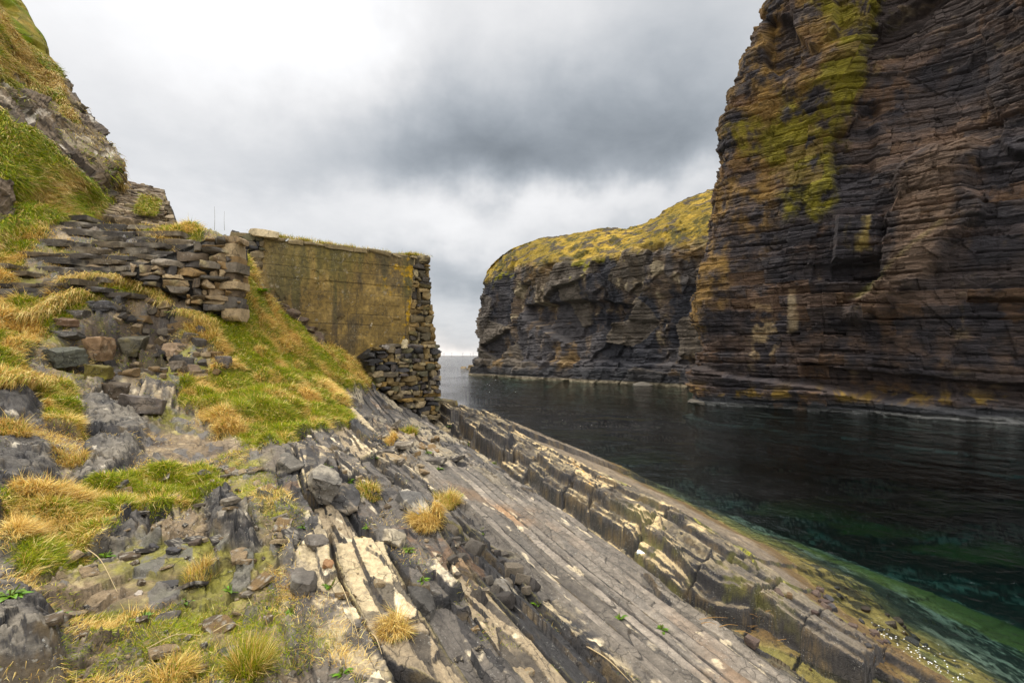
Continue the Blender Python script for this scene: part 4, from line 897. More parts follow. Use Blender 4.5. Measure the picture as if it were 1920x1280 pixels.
# ---------------------------------------------------------------- bank of pitched stones at the end of the hillside
rv = empty('stone_revetment', tuple(W(260, 400, 16.)), 'steep bank of pitched stone courses with a grass patch below the hillside', 'revetment')
A0, A1, A2 = W(190, 405, 15.), W(332, 425, 16.2), W(240, 343, 19.)
ru = (A1 - A0) / np.linalg.norm(A1 - A0); rvv = A2 - A0; rvv -= ru * (rvv @ ru); rvv /= np.linalg.norm(rvv)
put_masonry('stonework', rv, A0, ru, rvv, [(185, 400), (205, 372), (238, 343), (275, 350), (308, 360), (316, 385), (329, 420), (300, 425), (220, 412)], [(.22, .18, .13), (.16, .13, .10), (.28, .23, .17), (.12, .10, .08), (.19, .16, .12)], 31, (.05, .12), (.2, .6), .3, .05, 4, 0, 1.)
ew = np.array([.35, 1., 0]); ew /= np.linalg.norm(ew)
put_masonry('edge_stones', rv, W(318, 400, 16.25) + np.array([0, -.1, 0]), np.array([1., .5, 0]), up3, [(308, 366), (317, 380), (330, 420), (308, 420)], [(.25, .21, .16), (.15, .13, .1), (.3, .26, .2)], 33, (.07, .14), (.15, .35), .3, .04, 4, 0, .8)

# ---------------------------------------------------------------- loose stones
B_ = boulder
for a in [
    ('boulder', 175, 672, 66, 52, 'tan angular boulder with rounded top at the mouth of the eroded hollow', (.20, .14, .09), (.28, .21, .14), .2, 1., .05),
    ('slab', 100, 672, 92, 36, 'flat dark grey slab lying left of the tan boulder', (.085, .09, .075), None, .1, 1., .03),
    ('boulder', 172, 702, 48, 30, 'mossy greenish brown stone under the tan boulder', (.11, .095, .03), (.15, .13, .03), .0, 1., 0.),
    ('boulder', 326, 672, 50, 30, 'light brown flat-topped stone on the soil right of the hollow', (.21, .16, .115), None, .3, 1., .06),
    ('boulder', 328, 690, 32, 20, 'grey wedge stone just below the light brown flat-topped stone', (.15, .13, .11), None, .8, 1., -.1),
    ('boulder', 357, 700, 28, 18, 'small brown stone right of the grey wedge stone', (.16, .125, .095), None, .2, 1., 0.),
    ('boulder', 418, 690, 28, 24, 'dark square stone at the edge of the grass slope', (.10, .09, .085), None, .5, 1., .1),
    ('boulder', 240, 672, 56, 36, 'dark lichened block on the floor of the hollow right of the tan boulder', (.085, .08, .06), (.12, .10, .05), .1, 1., 0.),
    ('slab', 175, 588, 60, 20, 'dark tilted slab under the overhanging turf above the hollow', (.07, .07, .075), None, .1, 1., .15),
    ('boulder', 219, 568, 30, 24, 'dark square stone poking out below the turf lip', (.07, .068, .068), None, .6, 1., .1),
    ('slab', 281, 571, 44, 15, 'thin brown slab under the turf at the top right of the hollow', (.15, .115, .08), None, .1, 1., -.05),
    ('slab', 112, 632, 56, 16, 'thin dark slab wedged in the left bank of the hollow', (.08, .078, .075), None, .1, 1., 0.),
    ('slab', 108, 612, 50, 16, 'brown flaky slab above the thin dark slab in the left bank', (.15, .105, .075), None, .1, 1., .05),
    ('slab', 140, 598, 44, 18, 'layered grey slab topmost in the left bank of the hollow', (.10, .095, .09), None, .1, 1., .12),
    ('slab', 252, 762, 84, 40, 'long dark tilted rock slab below the soil patch', (.10, .09, .085), (.17, .14, .11), .2, 1., .35),
    ('slab', 205, 740, 60, 34, 'dark brown rock left of the long tilted slab', (.085, .07, .055), None, .4, 1., .2),
    ('boulder', 277, 700, 30, 12, 'small flat dark stone on the bare soil', (.10, .085, .07), None, .4, 1., .2),
    ('boulder', 562, 1118, 62, 74, 'dark rectangular block lying loose on the rock beds', (.115, .108, .10), (.17, .155, .13), .45, 1.4, .1),
    ('boulder', 611, 1068, 26, 24, 'small reddish brown cube of stone beside the large dark block', (.24, .15, .09), None, .3, 1., .05),
    ('boulder', 533, 890, 52, 44, 'squarish grey block at the upper edge of the tilted beds', (.12, .115, .105), (.2, .17, .13), .6, 1.3, .1),
    ('boulder', 945, 1112, 62, 36, 'layered grey block beside the smooth slab', (.13, .12, .105), (.2, .18, .15), .3, 1., .08),
    ('boulder', 1018, 1125, 30, 18, 'small dark stone on the edge of the smooth slab', (.08, .075, .07), None, .3, 1., .1),
    ('boulder', 321, 1040, 28, 22, 'small black stone on the dry soil below the turf', (.05, .05, .055), None, .6, 1., .2),
    ('boulder', 307, 1094, 40, 36, 'black stone with a white chipped top', (.05, .05, .052), (.45, .42, .37), .4, 1., .2),
    ('boulder', 285, 1032, 22, 16, 'tiny black stone left of the small black stone', (.045, .045, .05), None, .4, 1., .1),
    ('boulder', 362, 1022, 26, 22, 'dark brown pebble on the bank of reddish soil', (.07, .055, .045), None, .4, 1., .1),
    ('boulder', 256, 1116, 18, 15, 'white topped pebble on the dry soil', (.30, .28, .26), None, .4, 1., .1),
    ('boulder', 725, 1018, 74, 60, 'pale flat-topped block standing among dark beds', (.10, .095, .09), (.34, .29, .21), .8, 1.3, .2),
    ('boulder', 592, 960, 66, 86, 'long light grey slab block tilted along the rock beds', (.13, .125, .115), (.26, .23, .18), .9, 1.6, .2),
    ('boulder', 640, 960, 66, 56, 'dark layered block right of the long light grey slab block', (.07, .07, .072), (.24, .20, .15), .9, 1.4, .2),
    ('boulder', 780, 960, 76, 70, 'cracked pale block at the head of the smooth slab', (.09, .09, .09), (.36, .32, .25), .9, 1.4, .15),
    ('boulder', 590, 1030, 48, 36, 'grey wedge block below the long light grey slab block', (.14, .13, .12), None, .5, 1., .15),
    ('boulder', 790, 1150, 64, 60, 'pale tan topped block low in the rock beds', (.08, .078, .075), (.36, .30, .22), .8, 1.4, .25),
    ('boulder', 834, 790, 60, 66, 'dark lichened crag behind the foot of the rubble wall end', (.10, .085, .055), (.2, .16, .07), .2, 1.4, .1)]:
    nm, px, py, wpx, hpx, lab, base, top, yaw, dep, tl = a
    B_(nm, px, py, wpx, hpx, lab, 'slab' if nm == 'slab' else 'rock', None, base, top, yaw, dep, tilt=tl, Y=18.2 if px == 834 else None)
# a pale stone stands on the base masonry, small ones beside it
o = B_('stone', 757, 646, 16, 18, 'pale pointed stone standing on the ledge of the rubble wall end', 'rock', base=(.42, .38, .28), Y=16.2)
o = B_('stone', 722, 652, 18, 10, 'grey rounded stone on the left shoulder of the rubble ledge', 'rock', base=(.17, .16, .15), Y=15.6)
# slabs leaning along the foot of the concrete
for i, (px, py, a, b) in enumerate([(488, 562, 44, 16), (512, 574, 50, 15), (535, 586, 44, 16), (556, 602, 46, 18), (574, 618, 40, 16), (590, 632, 34, 20), (522, 588, 44, 12), (548, 606, 44, 12)]):
    o = B_('slab', px, py, a, b, 'dark brown slab in the line of slabs along the foot of the concrete wall', 'slab', 'slabs along the foot of the concrete wall', (.085, .062, .045), (.12, .10, .05), -.2, 1., tilt=.45, Y=float(np.interp(px, [480, 600], [14.2, 15.4])))
# stones scattered on soil and in the hollow, fallen from the bank
SZ = ['larger', 'small']; TONES = [(.065,) * 3, (.12,) * 3, (.18,) * 3, (.27,) * 3]; TN = ['black', 'dark grey', 'brown', 'pale tan']
def scatter_rocks(name, polypx, n, size, label, group, pal, seed, flat=.6, top=None):
    P = poly_world(polypx); r_ = np.random.default_rng(seed); k = 0; protos = []
    for i in range(min(n, 7)):
        V, Q = rock_verts((1., .8, flat), seed * 10 + i, 6, 8, .05, .32); V[:, 2] += flat * .28
        protos.append((V, Q))
    meshes = []
    while k < n:
        x, y = r_.uniform(P[:, 0].min(), P[:, 0].max()), r_.uniform(P[:, 1].min(), P[:, 1].max())
        if sdist(P, np.array([x]), np.array([y]))[0] < 0: continue
        s_ = size * r_.uniform(.4, 1.) ** 1.6 * (1 + .0 * y)
        if k < 7:
            V, Q = protos[k]; o = mesh_np(name, V, Q, M_stone, stone_col(V, pal[k % len(pal)], k, top)); meshes.append(o.data)
        else:
            o = bpy.data.objects.new(name, meshes[k % 7]); C.objects.link(o)
        o.scale = (s_, s_, s_); o.location = (x, y, float(gh(x, y))); o.rotation_euler = (r_.normal() * .25, r_.normal() * .25, r_.uniform(0, 6.28)); tag(o, f'{SZ[0] if s_ > size * .62 else SZ[1]} {TN[int(np.argmin([abs(sum(q) / 3 - sum(pal[(k % 7) % len(pal)]) / 3) for q in TONES]))]} {label}', 'stone', group); k += 1
scatter_rocks('stone', [(110, 640), (320, 600), (420, 680), (400, 720), (200, 720)], 90, .26, 'loose stone among the rubble of the eroded hollow', 'rubble in the eroded hollow', [tuple(q * .8 for q in p_) for p_ in PAL], 3)
scatter_rocks('stone', [(130, 1010), (420, 900), (540, 1000), (560, 1280), (120, 1280)], 70, .06, 'angular stone scattered on the dry soil at lower left', 'stones on the lower left soil', PAL, 4, top=(.4, .37, .3))
scatter_rocks('slate_fragment', [(120, 960), (300, 900), (420, 860), (520, 880), (560, 1000), (590, 1280), (60, 1280)], 90, .17, 'flat slate fragment lying on the turf and soil at lower left', 'slate fragments at lower left', PAL, 14, .22, top=(.3, .27, .22))
scatter_rocks('slate_fragment', [(640, 760), (760, 790), (880, 880), (900, 930), (720, 880)], 40, .34, 'flat slate fragment on the rock below the rubble wall end', 'slate fragments below the rubble wall end', PAL, 15, .25, top=(.3, .26, .2))
scatter_rocks('stone', [(560, 860), (800, 900), (1000, 1240), (620, 1270), (520, 1000)], 60, .085, 'broken stone lying in a groove of the tilted rock beds', 'stones in the grooves of the rock beds', PAL, 5, .5, top=(.33, .28, .2))
scatter_rocks('stone', [(840, 960), (960, 1040), (1010, 1110), (920, 1130), (840, 1060)], 30, .22, 'blocky stone in the heap beside the smooth slab', 'block heap beside the smooth slab', [PAL[1], PAL[3], PAL[0]], 6, .7)
scatter_rocks('stone', [(1080, 1090), (1300, 1180), (1480, 1280), (1250, 1280)][:0] or [(1380, 1190), (1560, 1170), (1750, 1290), (1480, 1290)], 60, .16, 'wet cobble beside the rock pool at the lower edge', 'wet cobbles round the rock pool', [(.08, .06, .055), (.11, .085, .075), (.06, .06, .065), (.14, .10, .06)], 8)

r_ = np.random.default_rng(88); em = []
for k in range(44):
    px, py = r_.uniform(185, 375), r_.uniform(575, 672)
    if py > 600 + (px - 185) * .9 or (px < 230 and py > 640): px, py = r_.uniform(225, 340), r_.uniform(580, 640)
    p = ghit(px, py); s_ = p[1] / F * r_.uniform(10, 26)
    if k < 8:
        V, Q = rock_verts((1, .9, .62), 4000 + k, 6, 9, .07, .4); o = mesh_np('stone', V, Q, M_stone, stone_col(V, np.array(PAL[k % 7]) * .75, k)); em.append(o.data)
    else: o = bpy.data.objects.new('stone', em[k % 8]); C.objects.link(o)
    o.location = p; o.scale = (s_ * 1.25, s_, s_); o.rotation_euler = (r_.normal() * .5, r_.normal() * .4, r_.normal() * .8)
    tag(o, ('black ', 'brown ', 'pale tan ', 'grey ')[(0, 3, 1, 0, 1, 2, 3)[(k % 8) % 7]] + ('wide' if s_ > 18 * p[1] / F else 'small') + ' stone sticking out of the dark earth bank of the eroded hollow', 'stone', 'stones in the earth bank of the hollow')
# ================================================================= grass
def tri_mesh_blades(name, P, Nn, D, Ln, Wd, colr, m=None, label=None, parent=None):
    """grass blades: root, bent middle, tip"""
    n = len(P); r_ = np.random.default_rng(n)
    side = np.cross(Nn, D) + r_.normal(size=(n, 3)) * .35; side /= np.linalg.norm(side, axis=1, keepdims=True) + 1e-9
    L = Ln[:, None]; w_ = Wd[:, None] * .5
    mid = P + (Nn * .62 + D * .28) * L * .6; tip = P + (Nn * .62 + D * .95) * L * .92
    V = np.stack([P - side * w_, P + side * w_, mid - side * w_ * .8, mid + side * w_ * .8, tip], 1).reshape(-1, 3)
    b = np.arange(n)[:, None] * 5; Q = b + np.array([[0, 1, 3, 2]]); T = b + np.array([[2, 3, 4]])
    c = np.repeat(colr[:, None], 5, 1)
    return mesh_np(name, V, Q, m or M_grass, c.reshape(-1, 3), parent, tri=T)
GREEN = np.array([(.16, .21, .02), (.26, .29, .035), (.13, .18, .02), (.34, .32, .05)]); TAN = np.array([(.60, .44, .17), (.50, .35, .12), (.70, .56, .27), (.36, .22, .08)])
def ground_grass(name, wmask, count, ln, wd_, label, tanbias=0., seed=1, up_=.35):
    r_ = np.random.default_rng(seed)
    wt = wmask * ((TH > R(-60)) & (TH < R(50)) & (RAD > 1.7) & (RAD < 20.5)); wt = wt.ravel() / wt.sum()
    cdf = np.cumsum(wt); i = np.searchsorted(cdf, r_.random(count) * cdf[-1]); i = np.clip(i, 0, gx.size - 1)
    x = gx.ravel()[i] ; y = gy.ravel()[i]; rr = np.hypot(x, y); x = x + r_.normal(size=count) * rr * .003; y = y + r_.normal(size=count) * rr * .003
    ti, vx, vy, td = tuss(x, y); nn = gnormal(x, y)
    dn = np.stack([nn[:, 0], nn[:, 1], -.35 * np.hypot(nn[:, 0], nn[:, 1])], -1) * 1.6
    out = np.stack([vx, vy, 0 * vx], -1) / (td[:, None] + .1)
    big = np.stack([fbm(P3(x, y), .8, 2, off=5), fbm(P3(x, y), .8, 2, off=15), 0 * x], -1)
    D = dn + out * .45 + big * .7 + r_.normal(size=(count, 3)) * .5; D /= np.linalg.norm(D, axis=1, keepdims=True)
    q = fbm(P3(x, y), .9, 3, off=41) + .9 * (ti - .5) + .35 * fbm(P3(x, y), 4, 2, off=43) + tanbias + .25 * sst(td, .2, .6)
    tn = r_.random(count) < sst(q, -.3, .45) * .9 + .08
    c = np.where(tn[:, None], TAN[r_.integers(4, size=count)], GREEN[r_.integers(4, size=count)]) * r_.uniform(.85, 1.3, (count, 1))
    L = ln * (.75 + .07 * rr) * r_.uniform(.4, 1.3, count) * np.where(tn, 1.15, .85) * (.7 + .6 * ti); Wd = wd_ * (.5 + .5 * rr / 3.) * r_.uniform(.7, 1.3, count)
    o = tri_mesh_blades(name, P3(x, y, gh(x, y) - .005), nn * .6 + np.array([0, 0, up_]), D, L, Wd, c)
    return tag(o, label, 'grass', kind='stuff')
gm = gmk['gm']; sm_ = gmk['sm']
ground_grass('grass', gm ** 1.5, 380000, .062, .0038, 'short tan and green grass matted over the slope', -.24, 1)
sparse = sst(fbm(P3(gx, gy), 1.6, 4, .6, 81.), -.12, .2)
ground_grass('sparse_grass', (sm_ * sparse + .10 * gmk['rock'] * (gmk['n'] < 3.2) * sst(fbm(P3(gx, gy), 1.9, 3, .6, 91.), .22, .34)) * (HOLEM if False else 1.), 110000, .045, .0032, 'thin dry grass and moss on stony soil', -.12, 2, .2)
# hillside
hp_, nn_, rk, f1h, fx, fy = HILL
vis = ((1 - rk) ** 2) * (fx > -60) * (fy > -120) * (np.linalg.norm(hp_, axis=-1) < 27)
r_ = np.random.default_rng(12); cdf = np.cumsum(vis.ravel()); cnt = 150000; i = np.clip(np.searchsorted(cdf, r_.random(cnt) * cdf[-1]), 0, rk.size - 1)
Ph = hp_.reshape(-1, 3)[i] + r_.normal(size=(cnt, 3)) * np.array([.03, .03, .03]); Nh = normals(hp_).reshape(-1, 3); Nh = (-Nh if Nh[200 * 700 + 300, 1] > 0 else Nh)[i]
D = np.stack([Nh[:, 0] * .3, Nh[:, 1] * .3, -np.ones(cnt)], -1) + r_.normal(size=(cnt, 3)) * .4 + .5 * np.stack([fbm(Ph, .7, 2, off=k * 9) for k in range(3)], -1); D /= np.linalg.norm(D, axis=1, keepdims=True)
q = fbm(Ph, .5, 3, off=7) * 1.1 + .8 * fbm(Ph * np.array([1, 1, 1.6]), 1.1, 3, off=5); tn = r_.random(cnt) < sst(q, -.35, .2) * .8 + .15
c = np.where(tn[:, None], TAN[r_.integers(4, size=cnt)] * .85, GREEN[r_.integers(4, size=cnt)]) * r_.uniform(.75, 1.2, (cnt, 1))
o = tri_mesh_blades('grass', Ph, Nh, D, (.21 * r_.uniform(.5, 1.3, cnt)), .019 * r_.uniform(.7, 1.3, cnt), c); tag(o, 'long grass hanging down the steep left hillside', 'grass', kind='stuff')
# grass along the tops of the walls
def line_grass(name, pts, cnt, ln, wd_, spread, label, parent=None, kind='stuff', tanb=.5):
    pts = np.array(pts, float); seg = np.linalg.norm(np.diff(pts, axis=0), axis=1); cs = np.concatenate([[0], np.cumsum(seg)]); r_ = np.random.default_rng(cnt)
    u = r_.random(cnt) * cs[-1]; u = u + .12 * np.sin(u * 9); P = np.stack([np.interp(u, cs, pts[:, k]) for k in range(3)], -1)
    P[:, :2] += r_.normal(size=(cnt, 2)) * spread; keep = fbm(P, 1.3, 3, off=3) > -.12; P = P[keep]; n = len(P)
    D = r_.normal(size=(n, 3)) * .5 + np.array([.2, -.5, -.3]); D /= np.linalg.norm(D, axis=1, keepdims=True); tn = r_.random(n) < tanb
    c = np.where(tn[:, None], TAN[r_.integers(4, size=n)], GREEN[r_.integers(4, size=n)])
    o = tri_mesh_blades(name, P, np.tile([0, 0, .8], (n, 1)), D, ln * r_.uniform(.5, 1.3, n), np.full(n, wd_), c, parent=parent)
    if parent is None: tag(o, label, 'grass', kind=kind)
    else: tag(o, None, None, kind=kind)
    return o
def wpt(px, py, off=0.): q = wp(px, py); return WO + q[0] * wd + q[1] * up3 + wn * off
line_grass('wall_top_grass', [wpt(455, 432, -.3), wpt(520, 440, -.3), wpt(600, 452, -.3), wpt(700, 468, -.3), wpt(760, 475, -.3), wpt(800, 480, -.25)], 5200, .13, .012, .12, 'grass growing on the coping of the concrete wall')
line_grass('wall_top_grass', [wpt(765, 474, -.3), wpt(800, 480, -.25)], 1200, .14, .012, .1, 'tuft of grass on the outer end of the concrete wall')
rg = [W(262, 408, 15.6), W(300, 412, 15.9), W(310, 385, 17.), W(275, 375, 17.)]
P = np.array([lerp(lerp(rg[0], rg[1], a), lerp(rg[3], rg[2], a), b) for a, b in np.random.default_rng(3).random((9000, 2))]) + np.array([0, -.15, .12])
r_ = np.random.default_rng(5); n = len(P); D = r_.normal(size=(n, 3)) * .4 + np.array([0, -.4, -.9]); D /= np.linalg.norm(D, axis=1, keepdims=True)
o = tri_mesh_blades('grass_patch', P, np.tile([0, -.5, .5], (n, 1)), D, .2 * r_.uniform(.5, 1.3, n), np.full(n, .02), np.where((r_.random(n) < .35)[:, None], TAN[r_.integers(4, size=n)] * .8, GREEN[r_.integers(4, size=n)]), parent=rv); tag(o, kind='stuff')

# ---------------------------------------------------------------- single tussocks, weeds, stalks
def tussock(px, py, rad_, ln, label, tanf=.9, n=1400, wd_=.005, dirn=(0, 0, 0), group=None):
    p = ghit(px, py); r_ = np.random.default_rng(int(px + py)); a = r_.random(n) * 6.283; q = np.sqrt(r_.random(n)) * rad_
    P = np.stack([np.cos(a) * q, np.sin(a) * q, np.zeros(n)], -1); P[:, 2] = gh(p[0] + P[:, 0], p[1] + P[:, 1]) - p[2] + .04 * (1 - (q / rad_) ** 2) * rad_ * 6
    D = P * np.array([1, 1, 0]) / rad_ + np.array(dirn) + r_.normal(size=(n, 3)) * .55; D /= np.linalg.norm(D, axis=1, keepdims=True); P[:, :2] *= (1 + .35 * fbm(P3(a, q * 3), 1.2, 2))[:, None]; ln = ln * .75
    c = np.where((r_.random(n) < tanf)[:, None], TAN[r_.integers(4, size=n)], GREEN[r_.integers(4, size=n)]) * r_.uniform(.8, 1.2, (n, 1))
    o = tri_mesh_blades('grass_tussock', P, np.tile([0, 0, 1.], (n, 1)), D, ln * r_.uniform(.6, 1.2, n), np.full(n, wd_), c); o.location = p
    return tag(o, label, 'grass tussock', group)
tussock(800, 985, .17, .26, 'dense tan tussock hanging over the dark gap in the middle of the rock beds', .97, 3000, .006, (-.1, -.5, -.7))
tussock(840, 950, .16, .20, 'tan and green tussock just above the hanging tussock', .75, 1800, .006, (.2, 0, -.1))
tussock(470, 1262, .08, .16, 'tall green and straw grass tuft at the lower edge', .45, 1500, .004, (.2, .2, .4))
tussock(330, 1270, .10, .10, 'low straw coloured tuft left of the tall grass tuft', .8, 900, .004, (.6, 0, 0))
tussock(435, 800, .22, .17, 'brown tussock with a shaded hollow below it on the grass slope', .95, 1500, .009, (0, -.6, -.4))
tussock(15, 815, .22, .20, 'brown tussock between the two bare rocks at the left edge', .9, 1500, .006, (.2, -.5, -.4))
tussock(135, 870, .15, .16, 'small tan tuft against the cracked dark rock', .85, 900, .005, (0, -.5, -.3))
tussock(690, 925, .16, .13, 'green tipped brown tuft on the upper rock beds', .6, 900, .006, (0, -.5, -.2))
tussock(765, 815, .22, .2, 'bright green tuft on the rock below the rubble wall end', .3, 1000, .009, (0, -.2, 0))
tussock(738, 822, .16, .16, 'round brown tuft left of the bright green tuft', .97, 800, .009)
tussock(375, 1070, .09, .11, 'small upright straw tuft on the bare soil', .85, 600, .003, (0, 0, .5))
tussock(740, 1180, .10, .15, 'tan tuft hanging in a crack low in the beds', .95, 800, .004, (0, -.4, -.5))
tussock(385, 630, .34, .22, 'brown tussock at the foot of the dry stone wall', .9, 1600, .012, (0, -.6, -.4))
def turf_lip(pts, label, n=2600, ln=.32, off=.12):
    P0 = np.array([ghit(*p) for p in pts]); base_ = P0.mean(0); r_ = np.random.default_rng(int(pts[0][0] + 5)); u = r_.random(n) * (len(P0) - 1)
    P = np.stack([np.interp(u, np.arange(len(P0)), P0[:, k]) for k in range(3)], -1) - base_ + r_.normal(size=(n, 3)) * np.array([.05, .1, .03]) + np.array([0, 0, off])
    D = r_.normal(size=(n, 3)) * .25 + np.array([.1, -.55, -1.0]); D /= np.linalg.norm(D, axis=1, keepdims=True)
    c = np.where((r_.random(n) < .8)[:, None], TAN[r_.integers(4, size=n)], GREEN[r_.integers(4, size=n)]) * r_.uniform(.7, 1.15, (n, 1))
    o = tri_mesh_blades('turf_lip', P, np.tile([0, -.3, .6], (n, 1)), D, ln * r_.uniform(.6, 1.2, n), np.full(n, .010), c); o.location = base_; return tag(o, label, 'turf')
turf_lip([(120, 540), (170, 528), (220, 532), (270, 545), (300, 562), (315, 580)], 'fringe of straw grass overhanging the top of the eroded hollow')
turf_lip([(55, 610), (90, 592), (130, 570), (160, 560)], 'fringe of brown grass hanging over the left bank of the hollow')
turf_lip([(0, 728), (40, 722), (80, 726)], 'fringe of brown grass over the pale bare rock at the left edge', 1500, .22, .08)
turf_lip([(340, 595), (370, 600), (400, 615)], 'fringe of brown grass under the dry stone wall', 1500, .3)
def weed(px, py, size, n, label, group=None, green=(.09, .19, .012), seed=0, proto=None):
    p = ghit(px, py); r_ = np.random.default_rng(int(px * 3 + py) + seed); Vs = []; Qs = []; Cs = []
    root = empty('leafy_weed', tuple(p), label, 'plant', group)
    bag = Bag()
    for i in range(n):
        a = r_.random() * 6.28; L = size * r_.uniform(.4, 1.); w_ = L * r_.uniform(.16, .26); lift = r_.uniform(.25, 1.1); k = 6
        t = np.linspace(0, 1, k); prof = np.sin(t ** .8 * math.pi) * .9 + .08; prof[-1] = .02
        r0 = t * L; h = L * (lift * t - lift * .75 * t * t); V = np.stack([np.stack([r0, -w_ * prof, h + .15 * w_ * prof], -1), np.stack([r0, 0 * r0, h], -1), np.stack([r0, w_ * prof, h + .15 * w_ * prof], -1)], 1).reshape(-1, 3)
        V = V @ rotm(a).T + np.array([r_.normal() * size * .12, r_.normal() * size * .12, 0]); bag.add(V, grid_faces(k, 3), np.array(green) * r_.uniform(.6, 1.5) * np.array([1 + .3 * r_.random(), 1, 1]))
    V = np.concatenate(bag.V); o = mesh_np('leaves', V, np.concatenate(bag.Q), M_leaf, np.concatenate(bag.C), smooth=True); o.parent = root
    bag = Bag()
    for i in range(4):
        V, Q = CG[3]; h = size * r_.uniform(.4, .8); V = V * np.array([.003, .003, h / 2]) + np.array([0, 0, h / 2]); bag.add(V @ rotm(r_.random() * 6, r_.normal() * .4, r_.normal() * .4).T, Q, np.array((.14, .16, .04)))
    o = bag.build('stem', M_leaf); o.parent = root; return root
weed(18, 1120, .11, 30, 'tall bright green long-leaved weed at the left edge')
weed(112, 1158, .10, 42, 'bushy green fern-like weed above the corner rock')
weed(130, 1000, .12, 20, 'low leafy weed in the turf above the tall weed')
weed(45, 975, .12, 20, 'flat green weed in the turf at the left edge')
weed(198, 1045, .09, 14, 'small weed below the turf bank')
weed(568, 990, .07, 16, 'tiny round-leaved weed beside the tilted blocks')
weed(545, 1150, .06, 12, 'sprig of green leaves below the large dark block')
weed(640, 1265, .06, 12, 'sprig of green leaves at the lower edge of the beds')
weed(200, 698, .2, 22, 'bright green weed under the mossy stone')
weed(325, 592, .22, 18, 'weed with small yellow flowers at the end of the dry stone wall')
weed(490, 548, .30, 20, 'green weed where the rubble meets the concrete wall foot')
weed(545, 580, .34, 24, 'bright green weed on top of the slabs below the concrete wall')
weed(735, 738, .3, 20, 'green weed at the foot of the rubble wall end')
for i, (px, py) in enumerate([(790, 1090), (905, 1000), (860, 930), (655, 905), (610, 880), (700, 860), (800, 850), (880, 835), (930, 870), (1010, 1135), (1160, 1160), (1240, 1180), (430, 1110), (350, 1130), (270, 1160), (620, 1100), (690, 990), (765, 1035), (845, 800), (820, 880)]):
    weed(px, py, .055 + .008 * ghit(px, py)[1], 12, 'little green sprig rooted in a crack of the tilted rock', 'sprigs in the cracks of the rock', seed=i)
def stalk(pts3, rad_, label, name='dry_stalk', col=(.42, .33, .2), group=None):
    pts3 = np.array(pts3, float); base_ = pts3[0].copy(); P = catmull(pts3 - base_, 14); V = []; k = 5
    for i, p in enumerate(P):
        d = P[min(i + 1, 13)] - P[max(i - 1, 0)]; d /= np.linalg.norm(d); s_ = np.cross(d, (0, 0, 1.)) + np.array([1e-4, 0, 0]); s_ /= np.linalg.norm(s_); t_ = np.cross(s_, d); r = rad_ * (1 - .6 * i / 13)
        for a in range(k): V.append(p + r * (math.cos(a / k * 6.283) * s_ + math.sin(a / k * 6.283) * t_))
    Q = [(i * k + a, i * k + (a + 1) % k, (i + 1) * k + (a + 1) % k, (i + 1) * k + a) for i in range(13) for a in range(k)]
    o = mesh_np(name, V, Q, M_twig, np.ones((len(V), 3)) * np.array(col), smooth=True); o.location = base_; return tag(o, label, 'plant' if 'plant' in name else 'stalk', group)
def gp(px, py, h): p = ghit(px, py); p[2] += h; return p
stalk([gp(162, 1035, .03), gp(190, 1070, .07), gp(220, 1115, .02)], .0035, 'pale dry stalk slanting across the turf above the weeds')
stalk([gp(275, 1222, .02), gp(330, 1206, .05), gp(382, 1198, .02)], .003, 'thin straw stalk lying level on the soil at the bottom')
stalk([gp(697, 1196, .03), gp(706, 1213, .05), gp(716, 1232, .02)], .004, 'short cream stick in the groove of the rock beds')
stalk([gp(1100, 1215, .02), gp(1140, 1245, .04), gp(1185, 1285, .02)], .006, 'long pale stick at the lower edge of the smooth slab')
stalk([gp(640, 1105, .03), gp(652, 1140, .05), gp(672, 1200, .02)], .003, 'long dry stalk lying down a groove in the beds')
stalk([gp(400, 1190, .02), gp(430, 1184, .05), gp(455, 1180, .02)], .003, 'pale stalk beside the cream broken rock')
b0 = W(402, 432, 13.2); stalk([b0, b0 + np.array([.01, 0, .3]), b0 + np.array([.0, 0, .62])], .006, 'taller thin dead stem on the skyline above the dry stone wall', 'withered_plant', (.2, .2, .15))
b0 = W(421, 432, 13.2); stalk([b0, b0 + np.array([-.01, 0, .25]), b0 + np.array([.0, 0, .5])], .005, 'shorter thin dead stem on the skyline above the dry stone wall', 'withered_plant', (.2, .2, .15))
# driftwood straw by the pool
for i in range(26):
    r_ = np.random.default_rng(900 + i); px, py = 1400 + r_.normal() * 40, 1172 + r_.normal() * 14 + 0; a = r_.uniform(-.2, .9); p = gp(px, py, .05); L = r_.uniform(.12, .4)
    stalk([p, p + np.array([L * .5, -L * .25 * a, .02]), p + np.array([L, -L * .5 * a, .0 - .1 * a * L])], .004, 'straw-coloured dead reed in the wrack above the rock pool', 'dead_reed', (.33, .2, .09), 'dead reeds washed up by the rock pool')

# ---------------------------------------------------------------- bottle
def lathe(prof, k=20):
    V = [(r * math.cos(a / k * 6.283), r * math.sin(a / k * 6.283), z) for r, z in prof for a in range(k)]
    return np.array(V), np.array([(i * k + a, i * k + (a + 1) % k, (i + 1) * k + (a + 1) % k, (i + 1) * k + a) for i in range(len(prof) - 1) for a in range(k)])
M_pl = attr_mat('clear_plastic', .25, 30, .1, .1, 30, .6)
p = ghit(1195, 1042); bt = empty('plastic_bottle', (p[0], p[1], p[2] + .07), 'empty translucent plastic bottle with a blue cap lying in the mossy gutter', 'bottle')
V, Q = lathe([(.001, 0), (.03, 0), (.034, .01), (.034, .06), (.031, .075), (.034, .09), (.034, .16), (.028, .19), (.014, .22), (.013, .235), (.001, .236)]); o = mesh_np('bottle_body', V, Q, M_pl, np.ones(V.shape) * np.array((.62, .68, .72)), smooth=True); o.parent = bt
